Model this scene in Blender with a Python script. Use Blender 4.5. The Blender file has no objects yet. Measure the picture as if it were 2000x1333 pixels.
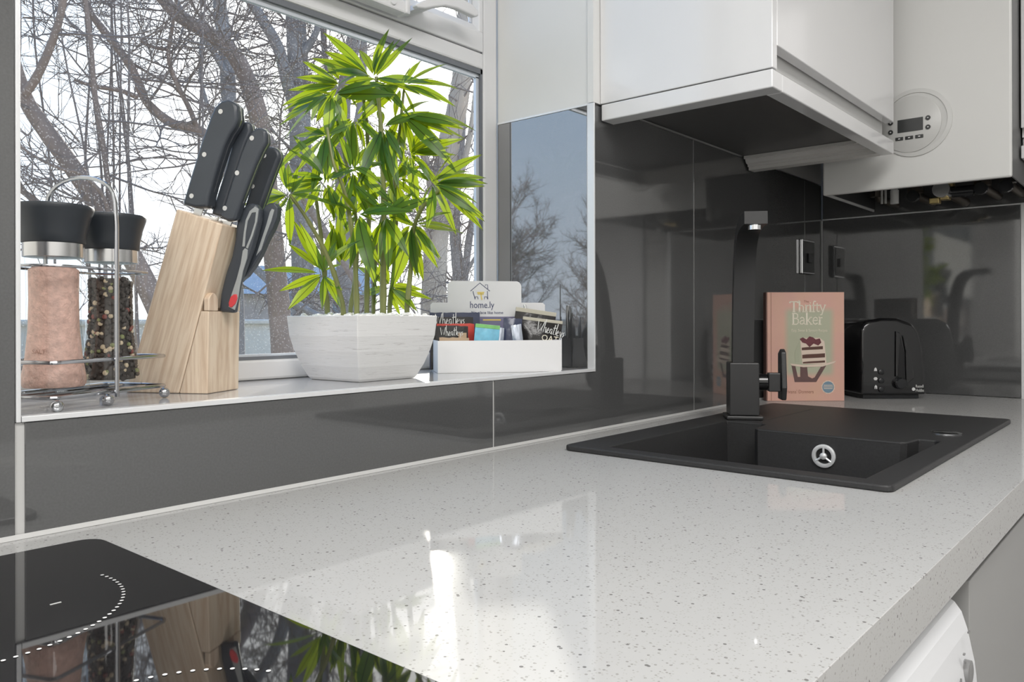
import bpy, bmesh, math, random
from mathutils import Vector, Matrix, noise
random.seed(7)
PI = math.pi
SC = bpy.context.scene
COL = SC.collection
# ------------------------------------------------------------------ camera, world, sun, lamps, exposure
CF, CPY = 1542.67, 625.2
CAM = Vector((-0.2572, -0.8164, 0.1997))
cd = bpy.data.cameras.new('camera'); co = bpy.data.objects.new('camera', cd); COL.objects.link(co)
co.location = CAM; co.rotation_euler = (1.5713, 0.0024, -0.8613)
cd.sensor_width = 36; cd.lens = CF * 36 / 2000; cd.shift_x = 0; cd.shift_y = (CPY - 666.5) / 2000
cd.clip_start = .01; cd.clip_end = 300
SC.camera = co
RM = co.rotation_euler.to_matrix()
FW = (RM @ Vector((0, 0, -1))); RT = (RM @ Vector((1, 0, 0)))
SUN = Vector((.6614, .6908, .2922)).normalized()
vs = SC.view_settings
vs.view_transform = 'Standard'; vs.look = 'None'; vs.gamma = 1; vs.use_curve_mapping = False; vs.exposure = 0.0
SC.cycles.max_bounces = 10; SC.cycles.transparent_max_bounces = 24; SC.cycles.caustics_reflective = False; SC.cycles.caustics_refractive = False
SC.cycles.use_denoising = True; SC.cycles.sample_clamp_indirect = 6

w = bpy.data.worlds.new('sky'); SC.world = w; w.use_nodes = True
nt = w.node_tree; nt.nodes.clear()
def N(t, typ, **k):
    n = t.nodes.new(typ)
    for a, b in k.items():
        if a[:2] == 'i_':
            key = a[2:]; key = int(key) if key.isdigit() else key.replace('_', ' ')
            n.inputs[key].default_value = b
        else: setattr(n, a, b)
    return n
L = lambda t, a, b: t.links.new(a, b)
tc = N(nt, 'ShaderNodeTexCoord')
sep = N(nt, 'ShaderNodeSeparateXYZ'); L(nt, tc.outputs['Generated'], sep.inputs[0])
ramp = N(nt, 'ShaderNodeValToRGB'); L(nt, sep.outputs[2], ramp.inputs[0])
e = ramp.color_ramp.elements
e[0].position = 0.0; e[0].color = (.80, .88, 1, 1); e[1].position = .75; e[1].color = (.20, .42, .85, 1)
x = e.new(.28); x.color = (.55, .74, 1, 1)
dt = N(nt, 'ShaderNodeVectorMath', operation='DOT_PRODUCT'); L(nt, tc.outputs['Generated'], dt.inputs[0]); dt.inputs[1].default_value = SUN
cl = N(nt, 'ShaderNodeMath', operation='MAXIMUM', i_1=0.0); L(nt, dt.outputs['Value'], cl.inputs[0])
pw = N(nt, 'ShaderNodeMath', operation='POWER', i_1=16.0); L(nt, cl.outputs[0], pw.inputs[0])
mx = N(nt, 'ShaderNodeMixRGB'); L(nt, pw.outputs[0], mx.inputs[0]); L(nt, ramp.outputs[0], mx.inputs[1]); mx.inputs[2].default_value = (2.3, 2.25, 2.15, 1)
bg = N(nt, 'ShaderNodeBackground', i_1=1.4); L(nt, mx.outputs[0], bg.inputs[0])
ow = N(nt, 'ShaderNodeOutputWorld'); L(nt, bg.outputs[0], ow.inputs[0])

def lamp(name, typ, loc, energy, **k):
    d = bpy.data.lights.new(name, typ); d.energy = energy
    for a, b in k.items(): setattr(d, a, b)
    o = bpy.data.objects.new(name, d); COL.objects.link(o); o.location = loc; return o
s = lamp('sun', 'SUN', (3, 3, 5), 5.2, angle=.014, color=(1, .95, .86)); s.rotation_euler = (-SUN).to_track_quat('-Z', 'Y').to_euler()
lamp('fill_light', 'AREA', (-.1, -1.35, 1.47), 31, shape='RECTANGLE', size=1.3, size_y=.8, color=(1, .98, .955))  # unseen area lights added as room fill, no fixture behind them
lamp('fill_light', 'AREA', (-1.6, -1.1, 1.47), 31, shape='RECTANGLE', size=1.0, size_y=.8, color=(1, .98, .955))  # second added fill, further left

def P(u, v, q):                                   # a point q metres into the scene
    return CAM + FW * q + RT * ((u - 1000) / CF * q) + Vector((0, 0, (CPY - v) / CF * q))
# ------------------------------------------------------------------ materials
MAT = {}
def pmat(name, col, rough=.5, metal=0, spec=None, ior=None, coat=0, coatr=.05, var=0, vscale=8, bump=0, bscale=60, stretch=None, trans=0, sheen=0):
    m = bpy.data.materials.new(name); m.use_nodes = True; t = m.node_tree
    b = t.nodes['Principled BSDF']; c = (*col, 1)
    b.inputs['Base Color'].default_value = c; b.inputs['Roughness'].default_value = rough; b.inputs['Metallic'].default_value = metal
    if spec is not None: b.inputs['Specular IOR Level'].default_value = spec
    if ior: b.inputs['IOR'].default_value = ior
    if coat: b.inputs['Coat Weight'].default_value = coat; b.inputs['Coat Roughness'].default_value = coatr
    if trans: b.inputs['Transmission Weight'].default_value = trans
    co_ = N(t, 'ShaderNodeTexCoord'); mp = N(t, 'ShaderNodeMapping'); L(t, co_.outputs['Object'], mp.inputs[0])
    if stretch: mp.inputs['Scale'].default_value = stretch
    if var:
        n = N(t, 'ShaderNodeTexNoise', i_Scale=vscale, i_Detail=5); L(t, mp.outputs[0], n.inputs[0])
        r = N(t, 'ShaderNodeMixRGB'); L(t, n.outputs[0], r.inputs[0])
        r.inputs[1].default_value = (*[max(0, q * (1 - var)) for q in col], 1); r.inputs[2].default_value = (*[min(1, q * (1 + var)) for q in col], 1)
        L(t, r.outputs[0], b.inputs['Base Color'])
    if bump:
        n = N(t, 'ShaderNodeTexNoise', i_Scale=bscale, i_Detail=4); L(t, mp.outputs[0], n.inputs[0])
        bp = N(t, 'ShaderNodeBump', i_Strength=bump, i_Distance=.002); L(t, n.outputs[0], bp.inputs['Height']); L(t, bp.outputs[0], b.inputs['Normal'])
    MAT[name] = m; return m
pmat('white_paint', (.74, .74, .73), .55, var=.03, vscale=3, bump=.05, bscale=200)
pmat('ceiling_paint', (.8, .8, .79), .8, var=.02, vscale=3)
pmat('floor_vinyl', (.36, .34, .32), .4, var=.2, vscale=4)
pmat('tile', (.088, .089, .090), .05, ior=1.92, var=.22, vscale=420)
pmat('tile_boosted_reflection', (.072, .073, .074), .02, ior=3.3, var=.22, vscale=420)  # same tile as the rest; brighter sky reflection put into the material
pmat('sill_tile', (.44, .44, .445), .12, ior=1.6, var=.12, vscale=14)
pmat('grout', (.55, .55, .54), .7, var=.05)
pmat('edge_trim', (.82, .83, .84), .3, metal=.3, var=.02)
pmat('upvc', (.72, .72, .73), .28, var=.02, vscale=5)
pmat('gasket', (.16, .17, .19), .5, var=.1)
pmat('spacer', (.70, .74, .80), .35, metal=.4, var=.04)
pmat('gloss_white', (.76, .76, .77), .12, coat=.4, var=.015, vscale=2)
pmat('satin_white', (.72, .72, .71), .35, var=.015, vscale=2)
pmat('cornice', (.70, .69, .67), .45, var=.03, stretch=(1, 1, 6))
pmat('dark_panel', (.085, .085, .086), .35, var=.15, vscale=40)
pmat('void', (.012, .012, .013), .7, var=.2)
pmat('boiler_white', (.70, .70, .685), .3, var=.012, vscale=2)
pmat('boiler_grey', (.16, .16, .16), .45, var=.08)
pmat('surround_tone', (.60, .60, .585), .4, var=.02)
pmat('boiler_dark', (.05, .05, .05), .5, var=.15)
pmat('panel_grey', (.55, .55, .535), .3, var=.02)
pmat('display', (.03, .032, .032), .35, var=.1)
pmat('brass', (.62, .48, .22), .3, metal=.9, var=.15)
pmat('copper_dark', (.10, .085, .07), .4, metal=.6, var=.3)
pmat('chrome', (.80, .81, .83), .08, metal=1, var=.03)
pmat('wire', (.50, .51, .53), .16, metal=1, var=.05)
pmat('steel', (.66, .66, .66), .22, metal=1, var=.05, stretch=(1, 1, 30))
pmat('black_plastic', (.018, .019, .021), .25, var=.1)
pmat('black_gloss', (.010, .010, .011), .1, coat=.5, var=.1)
pmat('cap_black', (.030, .036, .044), .42, var=.15)
pmat('tap_black', (.034, .034, .035), .38, var=.15, bump=.04, bscale=900)
pmat('sink_black', (.032, .032, .033), .5, var=.3, vscale=300, bump=.12, bscale=700)
pmat('hob_glass', (.010, .010, .011), .03, ior=1.7, var=.1)
pmat('mark_white', (.75, .75, .74), .5, var=.05)
pmat('washer_white', (.76, .77, .79), .25, var=.01)
pmat('knob_grey', (.22, .22, .22), .3, var=.1)
pmat('door_grey', (.36, .36, .355), .4, var=.02, vscale=2)
pmat('salt', (.70, .44, .37), .75, var=.45, vscale=150, bump=.6, bscale=380)
pmat('pepper_black', (.045, .035, .03), .6, var=.3, vscale=200)
pmat('pepper_white', (.58, .47, .33), .6, var=.2, vscale=200)
pmat('pepper_red', (.20, .05, .04), .6, var=.2, vscale=200)
pmat('pepper_green', (.22, .24, .10), .6, var=.2, vscale=200)
pmat('handle_black', (.048, .056, .068), .33, var=.15, vscale=30)
pmat('grip_grey', (.34, .36, .36), .5, var=.05)
pmat('red_plastic', (.62, .06, .07), .35, var=.05)
pmat('pebble', (.80, .80, .79), .6, var=.1, vscale=90)
pmat('stem_green', (.20, .22, .08), .45, var=.35, vscale=60, stretch=(1, 1, .4))
pmat('twig_brown', (.16, .14, .07), .5, var=.3, vscale=60)
pmat('card_white', (.78, .78, .79), .6, var=.015)
pmat('kraft', (.50, .36, .24), .7, var=.1)
pmat('ink_navy', (.06, .07, .16), .5, var=.05)
pmat('ink_yellow', (.80, .62, .16), .5, var=.05)
pmat('purple', (.20, .19, .30), .5, var=.1)
pmat('foil_black', (.022, .020, .020), .2, var=.2, bump=.5, bscale=70)
pmat('foil_navy', (.05, .06, .11), .2, var=.3, bump=.4, bscale=60)
pmat('foil_red', (.62, .07, .05), .3, var=.1)
pmat('foil_beige', (.55, .52, .43), .4, var=.1, bump=.3)
pmat('foil_silver', (.60, .65, .75), .18, metal=.6, var=.1, bump=.5, bscale=60)
pmat('foil_blue', (.20, .52, .78), .25, var=.5, vscale=60, bump=.4)
pmat('foil_green', (.22, .55, .18), .25, var=.3, vscale=60)
pmat('ink_cream', (.86, .80, .66), .5, var=.03)
pmat('cover_pink', (.70, .42, .36), .45, var=.12, vscale=9)
pmat('cover_sage', (.46, .48, .35), .5, var=.10, vscale=9)
pmat('cover_spine', (.16, .085, .07), .5, var=.1)
pmat('paper', (.78, .74, .66), .8, var=.06, stretch=(1, 60, 1))
pmat('cake_brown', (.12, .055, .04), .6, var=.3, vscale=90)
pmat('cake_berry', (.16, .04, .05), .5, var=.5, vscale=120)
pmat('cake_cream', (.80, .66, .55), .6, var=.08)
pmat('stand_brown', (.15, .085, .08), .6, var=.2, vscale=60)
pmat('badge_blue', (.20, .30, .38), .5, var=.1)
pmat('ink_brown', (.42, .22, .16), .5, var=.05)
pmat('bark_brown', (.30, .205, .155), .85, var=.45, vscale=9, bump=.8, bscale=22, stretch=(1, 1, .35))
pmat('bark_grey', (.30, .275, .265), .85, var=.5, vscale=9, bump=.8, bscale=22, stretch=(1, 1, .35))
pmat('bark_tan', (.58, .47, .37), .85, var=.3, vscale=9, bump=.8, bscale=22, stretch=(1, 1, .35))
pmat('twig_bark', (.22, .165, .14), .85, var=.3)
pmat('ground', (.42, .38, .26), .95, var=.35, vscale=2)
pmat('render_cream', (.80, .73, .62), .9, var=.12, vscale=6, bump=.2)
pmat('house_brick', (.45, .36, .31), .9, var=.15, vscale=3)
pmat('slate', (.42, .44, .47), .8, var=.15, vscale=3)
pmat('house_window', (.12, .15, .19), .1, var=.1)

def special():
    # worktop: glossy off-white laminate with small grey flecks
    m = pmat('worktop', (.66, .66, .65), .42, spec=0, coat=.6, coatr=.04); t = m.node_tree; b = t.nodes['Principled BSDF']
    tc = N(t, 'ShaderNodeTexCoord'); mp = N(t, 'ShaderNodeMapping'); L(t, tc.outputs['Object'], mp.inputs[0]); mp.inputs['Rotation'].default_value = (0, 0, .4)
    cur = None; base = (.505, .505, .50, 1)
    for sc, thr, pick, col in ((150, .19, .22, (.20, .195, .19, 1)), (260, .24, .4, (.34, .335, .32, 1)), (420, .3, .5, (.44, .435, .42, 1))):
        v = N(t, 'ShaderNodeTexVoronoi', i_Scale=sc); L(t, mp.outputs[0], v.inputs['Vector'])
        a = N(t, 'ShaderNodeMath', operation='LESS_THAN', i_1=thr); L(t, v.outputs['Distance'], a.inputs[0])
        sp = N(t, 'ShaderNodeSeparateColor'); L(t, v.outputs['Color'], sp.inputs[0])
        p = N(t, 'ShaderNodeMath', operation='LESS_THAN', i_1=pick); L(t, sp.outputs[0], p.inputs[0])
        mu = N(t, 'ShaderNodeMath', operation='MULTIPLY'); L(t, a.outputs[0], mu.inputs[0]); L(t, p.outputs[0], mu.inputs[1])
        r = N(t, 'ShaderNodeMixRGB'); L(t, mu.outputs[0], r.inputs[0]); r.inputs[2].default_value = col
        if cur is None: r.inputs[1].default_value = base
        else: L(t, cur, r.inputs[1])
        cur = r.outputs[0]
    L(t, cur, b.inputs['Base Color'])
    # clear glass: thin, mostly transparent with a mirror share that grows at grazing angles
    def clear(name, tint, dust=0, gl=1.0, ior=1.45):
        m = bpy.data.materials.new(name); m.use_nodes = True; t = m.node_tree; t.nodes.clear(); MAT[name] = m
        tr = N(t, 'ShaderNodeBsdfTransparent'); tr.inputs[0].default_value = (*tint, 1)
        g = N(t, 'ShaderNodeBsdfGlossy', i_Roughness=.02); g.inputs[0].default_value = (gl, gl, gl, 1)
        f = N(t, 'ShaderNodeFresnel', i_IOR=ior); mxx = N(t, 'ShaderNodeMixShader'); gm_ = N(t, 'ShaderNodeNewGeometry'); fr = N(t, 'ShaderNodeMath', operation='SUBTRACT', i_0=1.0); L(t, gm_.outputs['Backfacing'], fr.inputs[1]); fm = N(t, 'ShaderNodeMath', operation='MULTIPLY'); L(t, f.outputs[0], fm.inputs[0]); L(t, fr.outputs[0], fm.inputs[1]); L(t, fm.outputs[0], mxx.inputs[0]); L(t, tr.outputs[0], mxx.inputs[1]); L(t, g.outputs[0], mxx.inputs[2])
        o = N(t, 'ShaderNodeOutputMaterial'); out = mxx.outputs[0]
        if dust:
            tl = N(t, 'ShaderNodeBsdfTranslucent'); tl.inputs[0].default_value = (.9, .9, .9, 1)
            tc = N(t, 'ShaderNodeTexCoord'); n1 = N(t, 'ShaderNodeTexNoise', i_Scale=5, i_Detail=3); L(t, tc.outputs['Object'], n1.inputs[0])
            v = N(t, 'ShaderNodeTexVoronoi', i_Scale=240); L(t, tc.outputs['Object'], v.inputs['Vector'])
            lt = N(t, 'ShaderNodeMath', operation='LESS_THAN', i_1=.22); L(t, v.outputs['Distance'], lt.inputs[0])
            ml = N(t, 'ShaderNodeMath', operation='MULTIPLY'); L(t, lt.outputs[0], ml.inputs[0]); L(t, n1.outputs[0], ml.inputs[1])
            m2 = N(t, 'ShaderNodeMath', operation='MULTIPLY_ADD', i_1=.25, i_2=dust); L(t, ml.outputs[0], m2.inputs[0])
            mz = N(t, 'ShaderNodeMixShader'); L(t, m2.outputs[0], mz.inputs[0]); L(t, out, mz.inputs[1]); L(t, tl.outputs[0], mz.inputs[2]); out = mz.outputs[0]
        L(t, out, o.inputs[0])
    clear('window_glass', (.98, .985, .98), dust=.014); clear('jar_glass', (.95, .965, .96), gl=.95, ior=1.55)
    # wood: straight pale grain
    for name, ang in (('wood_slant', .30), ('wood_upright', 0.0)):
        m = pmat(name, (.62, .42, .25), .5); t = m.node_tree; b = t.nodes['Principled BSDF']
        tc = N(t, 'ShaderNodeTexCoord'); mp = N(t, 'ShaderNodeMapping'); L(t, tc.outputs['Object'], mp.inputs[0]); mp.inputs['Rotation'].default_value = (0, ang * -1, 0)
        m2 = N(t, 'ShaderNodeMapping'); L(t, mp.outputs[0], m2.inputs[0]); m2.inputs['Scale'].default_value = (1, .5, .06)
        n = N(t, 'ShaderNodeTexNoise', i_Scale=190, i_Detail=4, i_Roughness=.6); L(t, m2.outputs[0], n.inputs[0])
        r = N(t, 'ShaderNodeValToRGB'); L(t, n.outputs[0], r.inputs[0]); e = r.color_ramp.elements
        e[0].position = .33; e[0].color = (.60, .44, .31, 1); e[1].position = .60; e[1].color = (.79, .65, .50, 1)
        L(t, r.outputs[0], b.inputs['Base Color'])
    # white brushed ceramic of the pot
    m = pmat('pot_white', (.76, .76, .755), .5); t = m.node_tree; b = t.nodes['Principled BSDF']
    tc = N(t, 'ShaderNodeTexCoord'); mp = N(t, 'ShaderNodeMapping'); L(t, tc.outputs['Object'], mp.inputs[0]); mp.inputs['Scale'].default_value = (1, 1, 14)
    n = N(t, 'ShaderNodeTexNoise', i_Scale=22, i_Detail=6, i_Roughness=.7); L(t, mp.outputs[0], n.inputs[0])
    r = N(t, 'ShaderNodeValToRGB'); L(t, n.outputs[0], r.inputs[0]); e = r.color_ramp.elements
    e[0].position = .28; e[0].color = (.50, .49, .48, 1); e[1].position = .42; e[1].color = (.77, .77, .765, 1); L(t, r.outputs[0], b.inputs['Base Color'])
    bp = N(t, 'ShaderNodeBump', i_Strength=.35, i_Distance=.001); L(t, n.outputs[0], bp.inputs['Height']); L(t, bp.outputs[0], b.inputs['Normal'])
    # leaves: green gloss outside, yellow light through
    m = pmat('leaf', (.10, .24, .05), .28); t = m.node_tree; b = t.nodes['Principled BSDF']; o = t.nodes['Material Output']
    oi = N(t, 'ShaderNodeObjectInfo'); r = N(t, 'ShaderNodeMixRGB'); L(t, oi.outputs['Random'], r.inputs[0]); r.inputs[1].default_value = (.008, .075, .030, 1); r.inputs[2].default_value = (.055, .17, .03, 1)
    tc = N(t, 'ShaderNodeTexCoord'); sx = N(t, 'ShaderNodeSeparateXYZ'); L(t, tc.outputs['Object'], sx.inputs[0]); ab = N(t, 'ShaderNodeMath', operation='ABSOLUTE'); L(t, sx.outputs[1], ab.inputs[0])
    lt = N(t, 'ShaderNodeMath', operation='LESS_THAN', i_1=.0065); L(t, ab.outputs[0], lt.inputs[0]); md = N(t, 'ShaderNodeMixRGB'); L(t, lt.outputs[0], md.inputs[0]); L(t, r.outputs[0], md.inputs[1]); md.inputs[2].default_value = (.03, .06, .015, 1); r = md
    tr_ = N(t, 'ShaderNodeMixRGB'); L(t, lt.outputs[0], tr_.inputs[0]); tr_.inputs[1].default_value = (.50, .62, .012, 1); tr_.inputs[2].default_value = (.14, .16, .01, 1)
    L(t, r.outputs[0], b.inputs['Base Color'])
    tl = N(t, 'ShaderNodeBsdfTranslucent'); tl.inputs[0].default_value = (.50, .62, .012, 1)
    L(t, tr_.outputs[0], tl.inputs[0]); mz = N(t, 'ShaderNodeMixShader', i_Fac=.44); L(t, b.outputs[0], mz.inputs[1]); L(t, tl.outputs[0], mz.inputs[2]); L(t, mz.outputs[0], o.inputs[0])
special()
# ------------------------------------------------------------------ mesh helpers
class MB:
    def __init__(s): s.v = []; s.f = []; s.m = []
    def add(s, vs, fs, mi=0):
        b = len(s.v); s.v += [tuple(p) for p in vs]; s.f += [tuple(b + i for i in f) for f in fs]; s.m += [mi] * len(fs); return s
    def box(s, a, b, mi=0):
        x0, y0, z0 = a; x1, y1, z1 = b
        if x0 > x1: x0, x1 = x1, x0
        if y0 > y1: y0, y1 = y1, y0
        if z0 > z1: z0, z1 = z1, z0
        return s.add([(x0, y0, z0), (x1, y0, z0), (x1, y1, z0), (x0, y1, z0), (x0, y0, z1), (x1, y0, z1), (x1, y1, z1), (x0, y1, z1)],
                     [(0, 3, 2, 1), (4, 5, 6, 7), (0, 1, 5, 4), (1, 2, 6, 5), (2, 3, 7, 6), (3, 0, 4, 7)], mi)
    def prism(s, pts, a, b, axis='z', mi=0):           # polygon of 2-D points pushed from a to b along an axis
        n = len(pts)
        def mk(p, h): return {'z': (p[0], p[1], h), 'y': (p[0], h, p[1]), 'x': (h, p[0], p[1])}[axis]
        vs = [mk(p, a) for p in pts] + [mk(p, b) for p in pts]
        fs = [tuple(range(n)), tuple(range(2 * n - 1, n - 1, -1))] + [(i, i + n, (i + 1) % n + n, (i + 1) % n) for i in range(n)]
        return s.add(vs, fs, mi)
    def lathe(s, prof, c=(0, 0, 0), n=32, mi=0, axis='z', caps=True):
        vs = []
        for r, h in prof:
            for k in range(n):
                a = 2 * PI * k / n; q = (r * math.cos(a), r * math.sin(a), h)
                if axis == 'x': q = (h, q[0], q[1])
                if axis == 'y': q = (q[0], h, q[1])
                vs.append((q[0] + c[0], q[1] + c[1], q[2] + c[2]))
        fs = []
        for j in range(len(prof) - 1):
            for k in range(n): fs.append((j * n + k, j * n + (k + 1) % n, (j + 1) * n + (k + 1) % n, (j + 1) * n + k))
        if caps: fs.append(tuple(range(n - 1, -1, -1))); fs.append(tuple((len(prof) - 1) * n + k for k in range(n)))
        return s.add(vs, fs, mi)
    def tube(s, pts, r, n=8, mi=0, closed=False):
        pts = [Vector(p) for p in pts]; m = len(pts); rs = r if isinstance(r, (list, tuple)) else [r] * m
        vs = []; up = None
        for i, p in enumerate(pts):
            if closed: d = pts[(i + 1) % m] - pts[i - 1]
            else: d = pts[min(i + 1, m - 1)] - pts[max(i - 1, 0)]
            d = d.normalized() if d.length > 1e-9 else Vector((0, 0, 1))
            if up is None: up = Vector((0, 0, 1)) if abs(d.z) < .9 else Vector((1, 0, 0))
            a = d.cross(up)
            if a.length < 1e-6: a = d.cross(Vector((1, 0, 0)))
            a.normalize(); b = a.cross(d).normalized(); up = b
            for k in range(n):
                t = 2 * PI * k / n; vs.append(p + (a * math.cos(t) + b * math.sin(t)) * rs[i])
        fs = []
        for i in range(m if closed else m - 1):
            j = (i + 1) % m
            for k in range(n): fs.append((i * n + k, j * n + k, j * n + (k + 1) % n, i * n + (k + 1) % n))
        if not closed: fs.append(tuple(range(n))); fs.append(tuple((m - 1) * n + k for k in range(n - 1, -1, -1)))
        return s.add(vs, fs, mi)
    def ball(s, c, r, n=10, mi=0, sq=(1, 1, 1)):
        prof = [(max(1e-4, math.sin(PI * i / (n // 2 + 1))) , -math.cos(PI * i / (n // 2 + 1))) for i in range(0, n // 2 + 2)]
        vs = []
        for rr, h in prof:
            for k in range(n):
                a = 2 * PI * k / n; vs.append((c[0] + r * sq[0] * rr * math.cos(a), c[1] + r * sq[1] * rr * math.sin(a), c[2] + r * sq[2] * h))
        fs = [(j * n + k, j * n + (k + 1) % n, (j + 1) * n + (k + 1) % n, (j + 1) * n + k) for j in range(len(prof) - 1) for k in range(n)]
        return s.add(vs, fs, mi)
    def disc(s, c, r, n=16, axis='z', mi=0):
        vs = []
        for k in range(n):
            a = 2 * PI * k / n; p, q = r * math.cos(a), r * math.sin(a)
            vs.append({'z': (c[0] + p, c[1] + q, c[2]), 'x': (c[0], c[1] + p, c[2] + q), 'y': (c[0] + p, c[1], c[2] + q)}[axis])
        return s.add(vs, [tuple(range(n))], mi)
    def build(s, name, mat, parent=None, smooth=False, bevel=0, seg=2, loc=None, mats=None, recalc=True):
        me = bpy.data.meshes.new(name); me.from_pydata(s.v, [], s.f)
        for x in (mats or [mat]): me.materials.append(MAT[x])
        if mats: me.polygons.foreach_set('material_index', s.m)
        if recalc:
            bm = bmesh.new(); bm.from_mesh(me); bmesh.ops.recalc_face_normals(bm, faces=bm.faces); bm.to_mesh(me); bm.free()
        if smooth: me.polygons.foreach_set('use_smooth', [True] * len(me.polygons))
        me.update()
        o = bpy.data.objects.new(name, me); COL.objects.link(o); o.parent = parent
        if loc: o.location = loc
        if bevel:
            b = o.modifiers.new('edge', 'BEVEL'); b.width = bevel; b.segments = seg; b.limit_method = 'ANGLE'; b.angle_limit = .6
            if smooth: b.harden_normals = False
        if smooth:
            try: me.set_sharp_from_angle(angle=.7)
            except Exception: pass
        return o
def plate(name, outer, holes, z0, z1, mat, parent=None, bevel=0, axis='z'):   # flat plate with holes
    bm = bmesh.new(); loops = []
    for lp in [outer] + holes:
        vs = [bm.verts.new((p[0], p[1], z0)) for p in lp]; es = [bm.edges.new((vs[i], vs[(i + 1) % len(vs)])) for i in range(len(vs))]; loops += es
    bmesh.ops.triangle_fill(bm, use_beauty=True, use_dissolve=True, edges=loops)
    r = bmesh.ops.extrude_face_region(bm, geom=bm.faces[:])
    for v in r['geom']:
        if isinstance(v, bmesh.types.BMVert): v.co.z = z1
    if axis == 'y':
        for v in bm.verts: v.co = Vector((v.co.x, v.co.z, v.co.y))
    bmesh.ops.recalc_face_normals(bm, faces=bm.faces)
    me = bpy.data.meshes.new(name); bm.to_mesh(me); bm.free(); me.materials.append(MAT[mat])
    o = bpy.data.objects.new(name, me); COL.objects.link(o); o.parent = parent
    if bevel: b = o.modifiers.new('edge', 'BEVEL'); b.width = bevel; b.segments = 2; b.limit_method = 'ANGLE'; b.angle_limit = .6
    return o
def tag(o, label=None, cat=None, group=None, kind=None):
    if label: o['label'] = label
    if cat: o['category'] = cat
    if group: o['group'] = group
    if kind: o['kind'] = kind
    return o
def thing(name, label, cat, loc=(0, 0, 0), rz=0, group=None):
    o = bpy.data.objects.new(name, None); COL.objects.link(o); o.location = loc; o.rotation_euler = (0, 0, rz); o.empty_display_size = .05
    return tag(o, label, cat, group)
def struct(o): o['kind'] = 'structure'; return o
def base(name, loc=(0, 0, 0)):
    o = bpy.data.objects.new(name, None); COL.objects.link(o); o.location = loc; o['kind'] = 'structure'; return o
def rrect(x0, y0, x1, y1, r, n=5):
    pts = []
    for cx, cy, a0 in ((x1 - r, y0 + r, -90), (x1 - r, y1 - r, 0), (x0 + r, y1 - r, 90), (x0 + r, y0 + r, 180)):
        for k in range(n + 1):
            a = math.radians(a0 + 90 * k / n); pts.append((cx + r * math.cos(a), cy + r * math.sin(a)))
    return pts
def text(name, body, size, mat, parent, mtx, ext=.0002, align='CENTER', sx=1.0):
    c = bpy.data.curves.new(name, 'FONT'); c.body = body; c.size = size; c.extrude = ext; c.align_x = align; c.resolution_u = 2
    c.materials.append(MAT[mat]); o = bpy.data.objects.new(name, c); COL.objects.link(o); o.parent = parent
    o.matrix_local = mtx @ Matrix.Diagonal((sx, 1, 1, 1)); return o
def frame(o, ex, ey):                                  # 4x4 with local x = ex, y = ey, z = ex x ey
    ex = Vector(ex).normalized(); ey = Vector(ey).normalized(); ez = ex.cross(ey)
    m = Matrix((ex, ey, ez)).transposed().to_4x4(); m.translation = Vector(o); return m
def stroke(mb, pts, wd, z, off=(0, 0), sc=1, mi=0, th=.0003):     # pen line as a flat ribbon with a little thickness in the local xy plane
    pts = [(off[0] + p[0] * sc, off[1] + p[1] * sc) for p in pts]; n = len(pts); lf = []; rt = []
    for i in range(n):
        a = pts[max(0, i - 1)]; b = pts[min(n - 1, i + 1)]; dx, dy = b[0] - a[0], b[1] - a[1]; l = math.hypot(dx, dy) or 1
        nx, ny = -dy / l * wd / 2, dx / l * wd / 2; lf.append((pts[i][0] + nx, pts[i][1] + ny)); rt.append((pts[i][0] - nx, pts[i][1] - ny))
    vs = [(*p, z) for p in lf] + [(*p, z) for p in rt]
    return mb.add(vs, [(i, i + n, i + n + 1, i + 1) for i in range(n - 1)], mi)
def arc(cx, cy, rx, ry, a0, a1, n=10):
    return [(cx + rx * math.cos(math.radians(a0 + (a1 - a0) * k / n)), cy + ry * math.sin(math.radians(a0 + (a1 - a0) * k / n))) for k in range(n + 1)]
def put(o, m): o.matrix_local = m; return o
# ------------------------------------------------------------------ room shell
TW, HS, HT, X1, D, BD, FY = .65, .1113, .5898, .9212, .2328, 2.0821, -.6588
FZ, CZ, LX, BY = -.9, 1.5, -2.4, -2.2
struct(MB().box((LX - .1, BY - .1, FZ - .1), (BD + .15, .0, FZ)).build('floor', 'floor_vinyl'))
struct(MB().box((LX - .1, BY - .1, CZ), (BD + .15, .265, CZ + .1)).build('ceiling', 'ceiling_paint'))
struct(MB().box((LX - .1, BY, FZ), (LX, .0, CZ)).build('wall_left', 'white_paint'))
struct(MB().box((LX - .1, BY - .1, FZ), (BD + .15, BY, CZ)).build('wall_back', 'white_paint'))
wr = base('wall_right')
YB = .0125
m = MB().box((BD + YB, -.60, FZ), (BD + .15, .0, CZ)).box((BD + YB, BY, FZ), (BD + .15, -1.42, CZ)).box((BD + YB, -1.42, 1.15), (BD + .15, -.60, CZ))
m.build('plaster', 'white_paint', wr)
wf = base('wall_front')
m = MB().box((LX, YB, FZ), (-.0125, .265, CZ)).box((X1 + .0125, YB, FZ), (BD + .15, .265, CZ)).box((-.0125, YB, FZ), (X1 + .0125, .265, HS - .0125)).box((-.0125, YB, 1.25), (X1 + .0125, .265, CZ))
m.box((X1 + .002, .0125, HT), (X1 + .0125, D, 1.25)).box((X1 - .001, -.0, HT + .004), (X1 + .0125, .0125, 1.25)).box((X1 + .0125, .0, HT + .004), (BD, YB, CZ)).box((-.0125, .0, .9), (-.001, D, 1.25)).box((LX, 0, .9), (-.0125, YB, CZ))
m.build('plaster', 'white_paint', wf)
g = .0018
MB().box((-TW + g, 0, .001), (-.005, .012, .898)).build('tile', 'tile', wf, bevel=.0008)
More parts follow.
